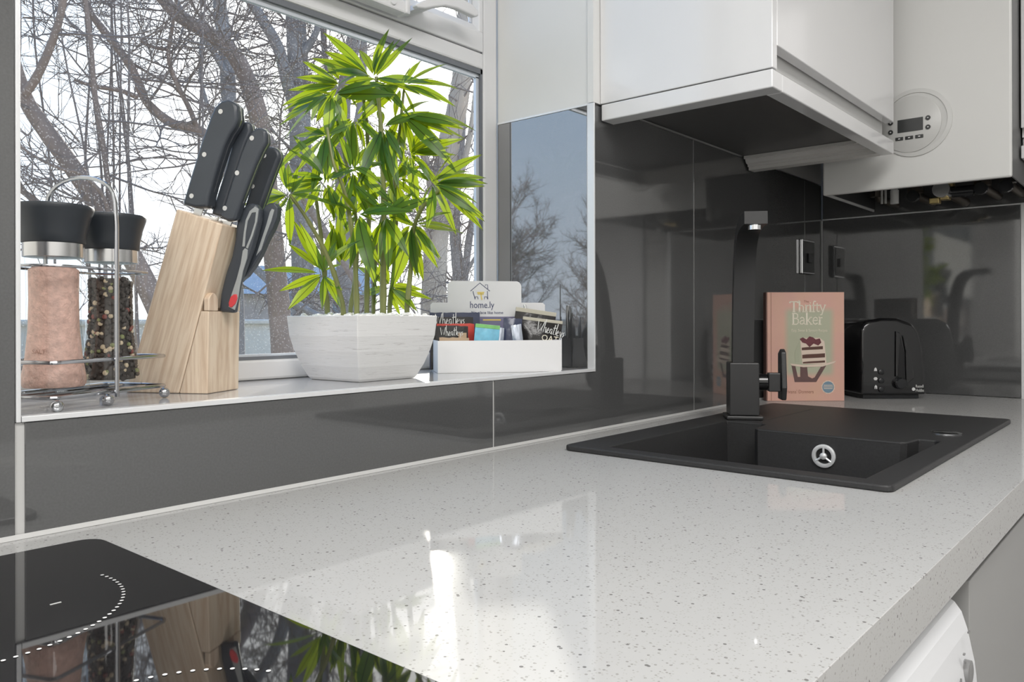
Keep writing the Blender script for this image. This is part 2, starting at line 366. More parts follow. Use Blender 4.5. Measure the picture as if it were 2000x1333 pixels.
MB().box((-2 * TW + g, 0, .001), (-TW - g, .012, .898)).build('tile', 'tile', wf, bevel=.0008)
MB().box((.003, 0, .001), (TW - g, .012, HS - .005)).build('tile', 'tile', wf, bevel=.0008)
MB().prism([(TW + g, .001), (2 * TW - g, .001), (2 * TW - g, HT), (X1 + .0026, HT), (X1 + .0026, HS - .005), (TW + g, HS - .005)], 0, .012, 'y').build('tile', 'tile', wf, bevel=.0008)
MB().box((2 * TW + g, 0, .001), (3 * TW - g, .012, HT)).build('tile', 'tile', wf, bevel=.0008)
MB().box((3 * TW + g, 0, .001), (BD - .002, .012, HT)).build('tile', 'tile', wf, bevel=.0008)
MB().box((X1, .0145, HS + .0005), (X1 + .012, D - .001, HT)).build('tile', 'tile_boosted_reflection', wf, bevel=.0008)
st = MB().box((.0005, .0125, HS - .012), (X1 - .0005, D + .02, HS)).build('sill_tile', 'sill_tile', wf, bevel=.0008); tag(st, 'pale grey polished tile forming the window sill')
gm = MB()
for x, z0, z1, h in ((0, 0, HS - .005, .005), (TW, 0, HS - .005, g), (2 * TW, 0, HT, g), (3 * TW, 0, HT, g), (-TW, 0, .9, g)):
    gm.box((x - h, .0015, z0 + .001), (x + h, .0124, z1))
gm.build('grout', 'grout', wf)
tr = base('trim_1')
MB().box((.0, -.0015, HS - .0045), (X1 - .0012, .0122, HS + .0008)).build('sill_edge_trim', 'edge_trim', tr, bevel=.0006)
MB().box((-.0045, -.0015, HS - .0045), (-.0005, .0122, .9)).build('corner_trim', 'edge_trim', tr, bevel=.0006)
MB().box((X1 - .0012, -.0015, HS - .0045), (X1 + .0025, .0138, HT + .003)).build('corner_trim', 'edge_trim', tr, bevel=.0006)
MB().box((X1 - .001, .0142, HT), (X1 + .002, D - .001, HT + .0035)).build('top_trim', 'edge_trim', tr)
MB().box((BD - .001, -.494, .488), (BD + .0124, -.002, .4915)).build('top_trim', 'edge_trim', tr)
MB().box((BD - .0015, -.507, .0), (BD + .0124, -.4945, .4915)).build('end_trim', 'edge_trim', tr)
MB().box((BD - .002, -.0035, .001), (BD - .0003, -.0002, .488)).build('corner_bead', 'grout', tr)
MB().prism([(-.005, .0003), (-.0002, .0003), (-.0002, .004)], -1.2, BD - .003, 'x').build('sealant', 'grout', tr)
MB().box((BD, -.4935, .001), (BD + .012, -.0036, .4875)).build('tile', 'tile', wr, bevel=.0008)
MB().box((BD, -.54, .4925), (BD + .012, -.0036, .80)).build('tile', 'tile', wr, bevel=.0008)
# door on the right-hand wall (seen mirrored in the tiles)
dr = base('door_1')
MB().box((BD + .03, -1.38, FZ), (BD + .07, -.64, 1.11)).build('door_leaf', 'gloss_white', dr)
for y0, y1, z0, z1 in ((-1.42, -1.38, FZ, 1.15), (-.64, -.60, FZ, 1.15), (-1.38, -.64, 1.11, 1.15)): MB().box((BD, y0, z0), (BD + .09, y1, z1)).build('door_frame', 'gloss_white', dr, bevel=.004)
MB().tube([(BD + .03, -1.30, .1), (BD - .02, -1.30, .1), (BD - .02, -1.18, .1)], .009).build('door_handle', 'chrome', dr, smooth=True)
# ------------------------------------------------------------------ window
wi = base('window_1')
Y2 = D + .024
MB().box((0, D, HS + .0005), (X1, Y2, .142)).build('frame_rail', 'upvc', wi, bevel=.004)
MB().box((.881, D, .1425), (X1, Y2, .9)).build('frame_jamb', 'upvc', wi, bevel=.004)
MB().box((0, D, .1425), (.045, Y2, .9)).build('frame_jamb', 'upvc', wi, bevel=.004)
MB().box((.0455, D, .691), (.8805, Y2, .7225)).build('frame_transom', 'upvc', wi, bevel=.004)
MB().box((0, D, 1.2), (X1, Y2, 1.25)).build('frame_rail', 'upvc', wi, bevel=.004)
MB().box((.8985, D, .9), (X1, Y2, 1.2)).build('frame_jamb', 'upvc', wi, bevel=.004)
MB().box((0, D, .9), (.045, Y2, 1.2)).build('frame_jamb', 'upvc', wi, bevel=.004)
gk = MB()
for a, b in (((.045, D + .003, .1385), (.881, D + .008, .1465)), ((.876, D + .003, .142), (.8815, D + .008, .691)), ((.045, D + .003, .682), (.881, D + .008, .6915)), ((.0445, D + .003, .142), (.050, D + .008, .691))): gk.box(a, b)
gk.build('gasket', 'gasket', wi)
sp = MB()
for a, b in (((.050, D + .0085, .142), (.876, D + .0145, .150)), ((.868, D + .0085, .150), (.8785, D + .0148, .676)), ((.050, D + .0085, .674), (.8785, D + .0148, .689)), ((.048, D + .0085, .150), (.056, D + .0145, .674))): sp.box(a, b)
sp.build('spacer_bar', 'spacer', wi)
MB().box((.046, D + .0155, .1425), (.8805, D + .0195, .6905)).build('glass_pane', 'window_glass', wi)
MB().prism([(D - .003, .7235), (D + .022, .7235), (D + .022, .778), (D + .010, .778), (D - .003, .760)], .046, .8770, 'x').build('sash_rail', 'upvc', wi, bevel=.002)
MB().prism([(.8770, D - .0028), (.8770, D + .022), (.861, D + .022), (.861, D + .010), (.8665, D - .0028)], .7605, 1.198, 'z').build('sash_stile', 'upvc', wi, bevel=.002)
MB().box((.8775, D + .003, .7235), (.8806, D + .020, 1.198)).build('gasket', 'gasket', wi)
MB().box((.600, D - .003, .7785), (.640, D + .022, 1.198)).build('sash_stile', 'upvc', wi, bevel=.002)
MB().box((.8535, D + .0125, .7805), (.8598, D + .0150, 1.198)).build('spacer_bar', 'spacer', wi)
MB().box((.6405, D + .0155, .7785), (.8598, D + .0195, 1.198)).build('glass_pane', 'window_glass', wi)
MB().box((.046, D + .0155, .7805), (.5995, D + .0195, 1.198)).build('glass_pane', 'window_glass', wi)
MB().prism([(D - .036, .7235), (D - .0122, .7235), (D - .0122, .748), (D - .030, .748), (D - .036, .742)], .20, .648, 'x').build('vent_bar', 'upvc', wi, bevel=.003)
MB().box((.644, D - .040, .7225), (.655, D - .0122, .790)).build('bar_end_cap', 'upvc', wi, bevel=.003)
MB().lathe([(.006, D - .0385), (.0075, D - .036)], (.618, 0, .736), 16, axis='y').build('screw_cap', 'upvc', wi)
def wpl(u, v, y): d = P(u, v, 1) - CAM; p = CAM + d * ((y - CAM.y) / d.y); return (p.x, p.z)
MB().prism([wpl(u, v, D - .045) for u, v in ((804, 12), (820, 4), (845, -3), (872, -5), (898, 2), (916, 12), (926, 24), (928, 34), (920, 36), (905, 29), (885, 20), (862, 15), (840, 18), (822, 21), (808, 19))], D - .058, D - .045, 'y').build('sash_handle', 'upvc', wi, bevel=.004, seg=3, smooth=True)
MB().prism([wpl(u, v, D - .0442) for u, v in ((812, 18), (826, 22), (842, 18), (858, 12), (850, 2), (822, 4))], D - .0442, D - .0035, 'y').build('handle_base', 'upvc', wi, bevel=.002)
# ------------------------------------------------------------------ worktop, hob, sink
WX0, WZ = -1.25, -.0425
SX0, SX1, SY0, SY1 = .7116, 1.5104, -.5572, -.0871
wt = plate('worktop', [(WX0, FY), (BD - .001, FY), (BD - .001, -.0005), (WX0, -.0005)], [[(SX0 + .012, SY0 + .012), (SX1 - .012, SY0 + .012), (SX1 - .012, SY1 - .012), (SX0 + .012, SY1 - .012)]], WZ, 0, 'worktop', bevel=.0005)
tag(wt, 'speckled glossy white worktop running along the dark tiled wall', 'worktop')
hb = thing('induction_hob', 'black glass hob with dotted cooking rings set in the worktop', 'hob', (-.24, -.32, .0002))
MB().prism(rrect(-.55 + .24, -.59 + .32, .04 + .24, -.0662 + .32, .018), 0, .005).build('glass_plate', 'hob_glass', hb, bevel=.0012)
for cx, cy, r, a0, a1 in ((-.1037, -.1986, .1015, 8, -112), (-.0869, -.4625, .0815, 25, 160), (-.40, -.1986, .08, 0, 360), (-.40, -.4625, .1015, 0, 360)):
    dm = MB(); k = max(6, int(abs(a1 - a0) / 3.6)) if r > .09 else max(6, int(abs(a1 - a0) / 5))
    for i in range(k + 1):
        a = math.radians(a0 + (a1 - a0) * i / k); dm.disc((cx + r * math.cos(a) + .24, cy + r * math.sin(a) + .32, .0053), .0014, 8)
    dm.build('ring_marking', 'mark_white', hb)['kind'] = 'stuff'
MB().box((-.053 + .24, -.2240 + .32, .0051), (-.046 + .24, -.2224 + .32, .0053)).build('centre_mark', 'mark_white', hb)
sk = thing('sink', 'matt black composite sink with bowl and drainer in the white worktop', 'sink', (1.1, -.32, 0))
ox, oy = 1.1, -.32
Q = lambda pts: [(x - ox, y - oy) for x, y in pts]
bowl = [(.7405, -.150), (.7405, -.519), (1.115, -.519), (1.123, -.511), (1.123, -.4870), (1.076, -.482), (1.068, -.474), (1.070, -.242), (1.079, -.233), (1.136, -.228), (1.143, -.218), (1.143, -.150)]
out = rrect(SX0, SY0, SX1, SY1, .012)
plate('rim', Q(out), [Q(bowl)], .0003, .0085, 'sink_black', sk, bevel=.0022)
b = MB(); n = len(bowl); cxb, cyb = .93, -.335
lv = []
for z, s_ in ((.004, 1), (-.03, .992), (-.13, .97), (-.148, .93), (-.152, .85)):
    lv += [(cxb + (x - cxb) * s_ - ox, cyb + (y - cyb) * s_ - oy, z) for x, y in bowl]
b.add(lv, [(j * n + k, j * n + (k + 1) % n, (j + 1) * n + (k + 1) % n, (j + 1) * n + k) for j in range(4) for k in range(n)] + [tuple(range(4 * n, 5 * n))])
o = b.build('bowl', 'sink_black', sk); sd = o.modifiers.new('wall', 'SOLIDIFY'); sd.thickness = .004; sd.offset = 1
gr = MB()
for i in range(1):
    y = -.205; gr.prism([(y - .003, .0084), (y + .003, .0084), (y, .0094)], 1.17 - ox, 1.44 - ox, 'x')
gr2 = MB()
gr2.v = [(x, y - oy, z) for x, y, z in gr.v]; gr2.f = gr.f; gr2.m = gr.m; gr2.build('drainer_ridge', 'sink_black', sk)
# overflow fitting on the bowl's drainer-side wall
ofx, ofy, ofz = 1.0665 - ox, -.3575 - oy, -.0255
om = MB(); om.lathe([(.0192, 0), (.0192, -.003), (.0160, -.0042), (.0132, -.0036), (.0128, 0)], (ofx, ofy, ofz), 32, axis='x', caps=False)
ovf = om.build('overflow_ring', 'edge_trim', sk, smooth=True); tag(ovf, 'round chrome overflow fitting with three spokes')
MB().disc((ofx - .0004, ofy, ofz), .0152, 24, 'x').build('overflow_hole', 'void', ovf).matrix_parent_inverse = Matrix()
om = MB()
for a in (90, 215, 325): om.tube([(ofx - .003, ofy, ofz), (ofx - .003, ofy + .0150 * math.cos(math.radians(a)), ofz + .0150 * math.sin(math.radians(a)))], .0018, 6)
om.lathe([(.0055, -.001), (.0055, -.005), (.002, -.007)], (ofx, ofy, ofz), 16, axis='x'); om.build('overflow_spokes', 'edge_trim', ovf, smooth=True)
om = MB().lathe([(.0235, .0084), (.0235, .0108), (.018, .0120), (.002, .0122)], (1.2145 - ox, -.507 - oy, 0), 28); tag(om.build('waste_knob', 'chrome', sk, smooth=True), 'flat round chrome waste control')
# tap
tp = thing('tap', 'tall square matt black kitchen tap rising from the sink corner', 'tap', (1.197, -.157, .0092), math.atan2(-.538, -.845))
MB().box((-.034, -.034, 0), (.034, .034, .007)).build('base_plate', 'tap_black', tp, bevel=.002)
MB().box((-.0275, -.0275, .0075), (.0275, .0275, .108)).build('body', 'tap_black', tp, bevel=.002)
path = [(.0, .109), (.006, .18), (.016, .25), (.030, .305), (.050, .340), (.080, .359), (.115, .366), (.165, .368)]
path = [(p.x, p.z) for p in (lambda q: [.5 * (2 * q[i] + (q[i + 1] - q[max(0, i - 1)]) * (k / 4) + (2 * q[max(0, i - 1)] - 5 * q[i] + 4 * q[i + 1] - q[min(len(q) - 1, i + 2)]) * (k / 4) ** 2 + (3 * q[i] - q[max(0, i - 1)] - 3 * q[i + 1] + q[min(len(q) - 1, i + 2)]) * (k / 4) ** 3) for i in range(len(q) - 1) for k in range(4)] + [q[-1]])([Vector((a, 0, b)) for a, b in path])]
sp_ = MB(); hw, th = .0195, .011; vs_ = []
for i, (px, pz) in enumerate(path):
    a = path[max(0, i - 1)]; c = path[min(len(path) - 1, i + 1)]; dx, dz = c[0] - a[0], c[1] - a[1]; l = math.hypot(dx, dz); nx, nz = -dz / l * th, dx / l * th
    vs_ += [(px + nx, -hw, pz + nz), (px + nx, hw, pz + nz), (px - nx, hw, pz - nz), (px - nx, -hw, pz - nz)]
k = len(path)
sp_.add(vs_, [(i * 4 + j, i * 4 + (j + 1) % 4, (i + 1) * 4 + (j + 1) % 4, (i + 1) * 4 + j) for i in range(k - 1) for j in range(4)] + [(0, 1, 2, 3), tuple((k - 1) * 4 + j for j in (3, 2, 1, 0))])
spo = sp_.build('spout', 'tap_black', tp, smooth=True)
MB().lathe([(.011, .348), (.011, .3565)], (.150, 0, 0), 20).build('aerator', 'chrome', spo)
# lever on the side that faces the room
hub = MB().lathe([(.016, .0278), (.016, .045), (.013, .047)], (0, 0, .070), 24, axis='y').build('lever_hub', 'black_gloss', tp, smooth=True)
MB().box((-.009, .0472, .052), (.011, .070, .088)).build('lever_neck', 'tap_black', hub, bevel=.002)
lm = MB().prism([(-.024, .036), (.012, .036), (.020, .060), (.010, .128), (-.004, .134), (-.024, .125)], .0703, .0800, 'y'); tag(lm.build('lever', 'tap_black', tp, bevel=.002), 'flat upright black lever')
# ------------------------------------------------------------------ units under the worktop
bc = thing('base_cabinet', 'plain grey base cabinet beside the white washing machine', 'cabinet', (1.35, -.35, FZ))
MB().box((-.716, -.28, .10), (.73, .30, .74)).build('carcass', 'satin_white', bc)
for x0, x1 in ((-.718, -.10), (-.097, .36), (.363, .73)): MB().box((x0, -.30, .12), (x1, -.281, .8396)).build('door', 'door_grey', bc, bevel=.001)
MB().box((-.70, -.22, 0), (.73, -.20, .099)).build('plinth', 'door_grey', bc)
wm = thing('washing_machine', 'white washing machine with a grey knob under the worktop', 'washing machine', (.30, -.33, FZ))
MB().box((-.30, -.28, .01), (.298, .27, .835)).build('body', 'washer_white', wm, bevel=.006)
pf = [(-.2805, .8352), (-.305, .8335), (-.314, .8285), (-.320, .8205), (-.325, .805), (-.331, .775), (-.334, .745), (-.334, .68), (-.2805, .68)]
MB().prism(pf, -.30, .298, 'x').build('control_panel', 'washer_white', wm, bevel=.003)
MB().lathe([(.0115, -.328), (.0115, -.3338), (.009, -.3346)], (.262, 0, .776), 24, axis='y').build('program_knob', 'knob_grey', wm, smooth=True)
mk = MB()
for x, z, dx, dz in ((.243, .798, .004, .0012), (.246, .791, .004, .0012), (.25, .786, .0012, .004), (.232, .775, .0012, .006), (.262, .812, .006, .0012)): mk.box((x, -.3325, z), (x + dx, -.331, z + dz))
mk.build('panel_marks', 'knob_grey', wm)
MB().box((-.30, -.334, .02), (.298, -.2805, .675)).build('front_door_panel', 'washer_white', wm, bevel=.004)
fi = MB().box((.6025, -.628, FZ), (.630, -.610, -.045)).build('filler_panel', 'door_grey'); tag(fi, 'narrow grey filler strip between washing machine and cabinet', 'panel')
lc = thing('base_cabinet', 'grey doored base cabinet under the black hob', 'cabinet', (-.62, -.35, FZ))
MB().box((-.60, -.28, .10), (.60, .30, .85)).build('carcass', 'satin_white', lc)
for x0, x1 in ((-.60, -.002), (.002, .60)): MB().box((x0, -.30, .12), (x1, -.281, .8396)).build('door', 'door_grey', lc, bevel=.001)
MB().box((-.60, -.22, 0), (.60, -.20, .099)).build('plinth', 'door_grey', lc)
# ------------------------------------------------------------------ wall cabinets
cb = thing('wall_cabinet', 'glossy white wall cabinet with pelmet above the tap', 'cabinet', (1.27, -.16, .56))
cx, cy, cz = 1.27, -.16, .56
def B(a, b): return MB().box((a[0] - cx, a[1] - cy, a[2] - cz), (b[0] - cx, b[1] - cy, b[2] - cz))
ZT = 1.35
B((.9408, -.3239, .5935), (.9588, -.001, ZT)).build('side_panel', 'gloss_white', cb, bevel=.0012)
B((1.586, -.300, .5935), (1.604, -.001, ZT)).build('side_panel', 'satin_white', cb, bevel=.001)
B((.9605, -.3239, .632), (1.604, -.3045, ZT)).build('door', 'gloss_white', cb, bevel=.0015)
B((.959, -.300, .610), (1.5855, -.001, ZT)).build('carcass', 'satin_white', cb)
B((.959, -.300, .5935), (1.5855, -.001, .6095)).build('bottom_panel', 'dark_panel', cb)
B((.9410, -.3239, .5625), (.980, -.003, .5918)).build('pelmet', 'gloss_white', cb, bevel=.002)
B((.9805, -.3239, .5625), (1.604, -.2965, .5918)).build('pelmet', 'gloss_white', cb, bevel=.002)
pr = [(1.545, .5930), (1.604, .5930), (1.604, .5625), (1.572, .5625), (1.572, .570), (1.566, .570), (1.566, .575), (1.558, .577), (1.553, .583), (1.553, .586), (1.545, .586)]
pm = MB().prism([(x - cx, z - cz) for x, z in pr], -.2962 - cy, -.004 - cy, 'y'); tag(pm.build('pelmet', 'cornice', cb), 'moulded cornice return of the pelmet')
c2 = thing('wall_cabinet', 'white wall cabinet cut off by the frame beside the boiler', 'cabinet', (1.92, -.87, .55))
cx, cy, cz = 1.92, -.87, .55
B((1.77, -1.20, .5945), (BD - .0, -.5402, ZT)).build('carcass', 'satin_white', c2)
B((1.75, -1.20, .612), (1.769, -.5402, ZT)).build('door', 'gloss_white', c2, bevel=.0015)
B((1.75, -1.20, .546), (1.785, -.5402, .574)).build('pelmet', 'gloss_white', c2, bevel=.002)
B((1.7855, -.575, .546), (BD - .001, -.5402, .574)).build('pelmet', 'gloss_white', c2, bevel=.002)
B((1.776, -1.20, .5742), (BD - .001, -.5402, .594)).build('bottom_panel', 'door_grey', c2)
# ------------------------------------------------------------------ boiler
bo = thing('boiler', 'white gas boiler with round control panel on the end wall', 'boiler', (1.87, -.344, .495))
cx, cy, cz = 1.87, -.344, .495
X0, YA, YB_, ZB = 1.6585, -.5367, -.1506, .4952
B((X0, YA, ZB), (X0 + .012, YB_, ZT)).build('front_panel', 'boiler_white', bo, bevel=.004)
B((X0 + .0125, YB_ - .003, ZB + .002), (2.055, YB_, ZT)).build('side_panel', 'boiler_white', bo)
B((X0 + .0125, YA, ZB + .002), (2.055, YA + .003, ZT)).build('side_panel', 'boiler_grey', bo)
B((X0 + .0125, YA + .0035, .560), (2.0820, YB_ - .0035, ZT)).build('chassis', 'void', bo)
B((X0 + .0125, YB_ - .0065, .503), (2.05, YB_ - .0033, .5595)).build('dark_shade_sheet', 'boiler_dark', bo)  # dark sheet added over the white panel, stands in for shade inside the casing
pcy, pcz = -.345, .634
md = MB().lathe([(.075, X0 - .0003), (.075, X0 - .003), (.066, X0 - .0045), (.0655, X0 - .0025)], (0, pcy - .008, pcz + .003), 48, axis='x')
md.v = [(x - cx, y - cy, z - cz) for x, y, z in md.v]; md.build('panel_surround', 'surround_tone', bo, smooth=True)
md = MB().lathe([(.0625, X0 - .0028), (.0625, X0 - .0052), (.0610, X0 - .0060)], (0, pcy, pcz), 48, axis='x')
md.v = [(x - cx, y - cy, z - cz) for x, y, z in md.v]; cp = md.build('control_panel', 'panel_grey', bo, smooth=True)
B((X0 - .0068, -.3710, .6175), (X0 - .0060, -.3190, .6462)).build('display', 'display', cp)
for y, z in ((-.381, .6422), (-.381, .6219), (-.3044, .6424), (-.3044, .6215)):
    md = MB().lathe([(.0052, X0 - .0060), (.0052, X0 - .0078), (.0022, X0 - .0078), (.0018, X0 - .0066)], (0, y, z), 16, axis='x'); md.v = [(a - cx, b_ - cy, c - cz) for a, b_, c in md.v]; bt_ = md.build('button', 'display', cp); B((X0 - .0082, y - .0012, z - .0012), (X0 - .0068, y + .0012, z + .0012)).build('button_mark', 'mark_white', bt_)
for y in (-.3226, -.3430, -.3636):
    kb = B((X0 - .0078, y - .0082, .6002), (X0 - .0060, y + .0082, .6078)).build('button', 'display', cp, bevel=.002)
    B((X0 - .0082, y - .002, .6030), (X0 - .0079, y + .002, .6050)).build('button_mark', 'mark_white', cp)
def V3(*p): return (p[0] - cx, p[1] - cy, p[2] - cz)
def pipe(name, mat, y, x, r, z0, lb=None, knob=True):
    o = MB().tube([V3(x, y, .5605), V3(x, y, z0 + .012), V3(x + .012, y, z0), V3(2.075, y, z0)], r, 10).build('pipe', 'copper_dark', bo, smooth=True)
    MB().lathe([(r * 1.9, .515 + 0), (r * 1.9, .528), (r * 1.4, .533)], (x - cx, y - cy, -cz), 6).build('nut', mat, o)
    if knob: MB().lathe([(.014, -.030), (.014, -.016), (.008, -.012)], (x - cx, y - cy, .505 - cz), 14, axis='x').build('valve_knob', 'black_plastic', o)
    return o
pipe('pipe', 'copper_dark', -.205, 1.90, .009, .512, knob=False)
for yy in (-.222, -.231): MB().tube([V3(1.88, yy, .5605), V3(1.88, yy, .4935)], .003, 8).build('cable', 'panel_grey', bo)
tag(MB().lathe([(.010, -.004), (.010, .030), (.008, .031), (.008, .06)], (1.88 - cx, -.252 - cy, 0), 16).build('drain_hose', 'mark_white', bo, smooth=True), 'short white plastic hose end')
pipe('pipe', 'copper_dark', -.296, 1.90, .010, .510)
o = pipe('pipe', 'brass', -.372, 1.85, .012, .505, knob=False)
MB().lathe([(.019, -.03), (.019, .012), (.014, .018)], (1.84 - cx, -.372 - cy, .506 - cz), 18, axis='x').build('valve_body', 'steel', o, smooth=True)
MB().lathe([(.013, -.045), (.013, .0)], (1.85 - cx, -.388 - cy, .502 - cz), 16, axis='y').build('valve_arm', 'black_plastic', o, smooth=True)
for yy, zz, s_ in ((-.350, .4875, .010), (-.372, .4935, .009)): tag(MB().box(V3(1.838, yy - s_ - .002, zz - s_), V3(1.862, yy + s_, zz + s_ * .4)).build('brass_fitting', 'brass', bo, bevel=.002), 'small brass drain fitting')
pipe('pipe', 'copper_dark', -.446, 1.88, .010, .512); pipe('pipe', 'steel', -.497, 1.88, .010, .514)
# socket on the dark tiles
so = thing('wall_socket', 'dark chrome-edged socket plate on the tiles above the book', 'socket', (1.955, -.0002, .374))
MB().box((-.046, -.009, -.048), (.046, 0, .048)).build('plate', 'chrome', so, bevel=.002)
MB().box((-.040, -.0105, -.043), (.040, -.0092, .043)).build('insert', 'black_plastic', so, bevel=.0005)
MB().box((-.012, -.0155, -.016), (.012, -.0107, .010)).build('rocker', 'black_plastic', so, bevel=.001)
# ------------------------------------------------------------------ book and toaster
CYAW = -.8613
def lp(o, u, v, y):                                    # where the sight line through (u, v) meets the local plane y of a thing
    mw = Matrix.Translation(o.location) @ Matrix.Rotation(o.rotation_euler.z, 4, 'Z'); inv = mw.inverted()
    d = inv.to_3x3() @ (P(u, v, 1) - CAM); c = inv @ CAM; t = (y - c.y) / d.y; return c + d * t
bk = thing('cookbook', 'pink and green cookbook with a layer cake cover standing before the toaster', 'book', (1.6165, -.0310, .0003), CYAW)
BW, BH = .1885, .2665
m = pmat('cover_front', (.70, .42, .36), .42); t = m.node_tree; b = t.nodes['Principled BSDF']
tc = N(t, 'ShaderNodeTexCoord'); nz = N(t, 'ShaderNodeTexNoise', i_Scale=14, i_Detail=3); L(t, tc.outputs['Object'], nz.inputs[0])
sx = N(t, 'ShaderNodeSeparateXYZ'); L(t, tc.outputs['Object'], sx.inputs[0]); masks = []
for ax, lo, hi in ((0, .048, .158), (2, .066, .222)):
    for a0, a1 in ((lo - .012, lo + .008), (hi + .012, hi - .008)):
        mr = N(t, 'ShaderNodeMapRange', interpolation_type='SMOOTHSTEP', i_1=a0, i_2=a1); L(t, sx.outputs[ax], mr.inputs[0]); masks.append(mr.outputs[0])
cur = masks[0]
for q in masks[1:]: mm = N(t, 'ShaderNodeMath', operation='MULTIPLY'); L(t, cur, mm.inputs[0]); L(t, q, mm.inputs[1]); cur = mm.outputs[0]
pk = N(t, 'ShaderNodeMixRGB'); L(t, nz.outputs[0], pk.inputs[0]); pk.inputs[1].default_value = (.72, .40, .38, 1); pk.inputs[2].default_value = (.74, .47, .32, 1)
mixc = N(t, 'ShaderNodeMixRGB'); L(t, cur, mixc.inputs[0]); L(t, pk.outputs[0], mixc.inputs[1]); mixc.inputs[2].default_value = (.49, .50, .37, 1); L(t, mixc.outputs[0], b.inputs['Base Color'])
MB().box((0, 0, 0), (BW, .0028, BH)).build('front_cover', 'cover_front', bk, bevel=.0008)
MB().box((0, .0195, 0), (BW, .0222, BH)).build('back_cover', 'cover_pink', bk, bevel=.0008)
MB().box((-.003, .0005, 0), (-.0002, .0218, BH)).build('spine', 'cover_spine', bk, bevel=.0008)
MB().box((.002, .0030, .003), (BW - .004, .0193, BH - .003)).build('pages', 'paper', bk)
MB().box((.0085, -.0003, .001), (.0100, .0001, BH - .001)).build('hinge_groove', 'ink_brown', bk)
def bxz(u, v): return ((u - 1498) / 796, (784 - v) / 796)
SERIF = {'T': ([[(0, 1), (.8, 1)], [(.4, 1), (.4, 0)], [(.01, 1), (0, .86)], [(.79, 1), (.8, .86)], [(.26, 0), (.54, 0)]], .84),
 'h': ([[(.12, 1.08), (.12, 0)], [(.12, .48), (.24, .62), (.40, .62), (.5, .48), (.5, 0)], [(0, 0), (.24, 0)], [(.38, 0), (.62, 0)], [(.0, 1.08), (.13, 1.08)]], .66),
 'r': ([[(.12, .66), (.12, 0)], [(.12, .42), (.22, .60), (.38, .62)], [(0, 0), (.28, 0)], [(.0, .66), (.13, .66)]], .42),
 'i': ([[(.12, .66), (.12, 0)], [(.07, .88), (.17, .88)], [(0, 0), (.24, 0)], [(.0, .66), (.13, .66)]], .29),
 'f': ([[(.14, 0), (.14, .88), (.22, 1.06), (.40, 1.02)], [(0, .64), (.36, .64)], [(.02, 0), (.28, 0)]], .37),
 't': ([[(.14, .85), (.14, .12), (.22, .01), (.38, .05)], [(0, .64), (.36, .64)]], .41),
 'y': ([[(.04, .66), (.28, .02)], [(.52, .66), (.18, -.32), (.02, -.30)], [(-.06, .66), (.14, .66)], [(.42, .66), (.62, .66)]], .6),
 'B': ([[(.12, 0), (.12, 1)], [(0, 1), (.38, 1), (.52, .90), (.52, .66), (.40, .54), (.12, .54)], [(.40, .54), (.58, .43), (.58, .14), (.42, 0), (0, 0)]], .68),
 'a': ([[(.08, .52), (.2, .65), (.36, .61), (.43, .48), (.43, .08), (.54, .01)], [(.43, .38), (.16, .33), (.05, .18), (.12, .03), (.27, .01), (.43, .15)]], .57),
 'k': ([[(.12, 1.08), (.12, 0)], [(.48, .64), (.12, .26)], [(.22, .36), (.54, 0)], [(0, 0), (.24, 0)], [(.42, 0), (.64, 0)], [(.36, .64), (.58, .64)], [(.0, 1.08), (.13, 1.08)]], .64),
 'e': ([[(.06, .37), (.48, .37), (.43, .57), (.27, .65), (.10, .54), (.05, .33), (.12, .08), (.28, 0), (.48, .12)]], .55)}
def serif(word, name, mat, parent, x, z, h, y, wd):
    mb = MB(); px = 0
    for ch in word:
        ls, adv = SERIF[ch]
        for l in ls: stroke(mb, l, wd * (1 if abs(l[0][0] - l[-1][0]) < .02 and len(l) == 2 else .62), 0, (px, 0), h)
        px += adv * h
    o = mb.build(name, mat, parent, recalc=False); o.matrix_local = frame((x, y, z), (1, 0, 0), (0, 0, 1)); return o
x0, z0 = bxz(1542, 610); serif('Thrifty', 'title_lettering', 'ink_cream', bk, x0, z0, .0245, -.0006, .0042)
x0, z0 = bxz(1546, 634.5); serif('Baker', 'title_lettering', 'ink_cream', bk, x0, z0, .0265, -.0006, .0042)
MX = lambda u, v, y=-.0006: frame((bxz(u, v)[0], y, bxz(u, v)[1]), (1, 0, 0), (0, 0, 1))
text('subtitle_lettering', 'Easy, Sweet & Savoury Recipes', .0098, 'ink_cream', bk, MX(1580, 649), .0001, sx=.72)
text('title_lettering', 'The', .008, 'ink_brown', bk, MX(1574, 592), .0001)
text('author_lettering', "rivana' Donners", .0125, 'ink_brown', bk, MX(1561, 769), .0001, sx=.85)
def fl(name, mat, px, y=-.0006, parent=None):
    return MB().prism([bxz(*p) for p in px], y, y + .0004, 'y').build(name, mat, parent or bk)
cake = fl('cake_print', 'cake_cream', [(1562, 668), (1568, 661), (1600, 661), (1609, 668), (1613, 712), (1566, 712)], -.0006)
for v0, v1, a, c in ((678, 685, 1565, 1606), (692, 701, 1566, 1610), (706, 711, 1567, 1610)): fl('cake_layer', 'cake_brown', [(a, v0 + 2), (a + 10, v0 + 1), (c - 14, v0), (c, v0 - 1), (c, v1 - 2), (c - 20, v1 - 1), (a, v1)], -.0010, cake)
fl('cake_topping', 'cake_berry', [(1561, 663), (1567, 660), (1574, 664), (1580, 658), (1587, 660), (1592, 664), (1600, 662), (1603, 670), (1597, 676), (1588, 672), (1580, 679), (1573, 672), (1566, 670)], -.0010, cake)
fl('cake_side_print', 'cover_sage', [(1551, 690), (1556, 676), (1561, 668), (1560, 708), (1552, 708)], -.0008, cake)
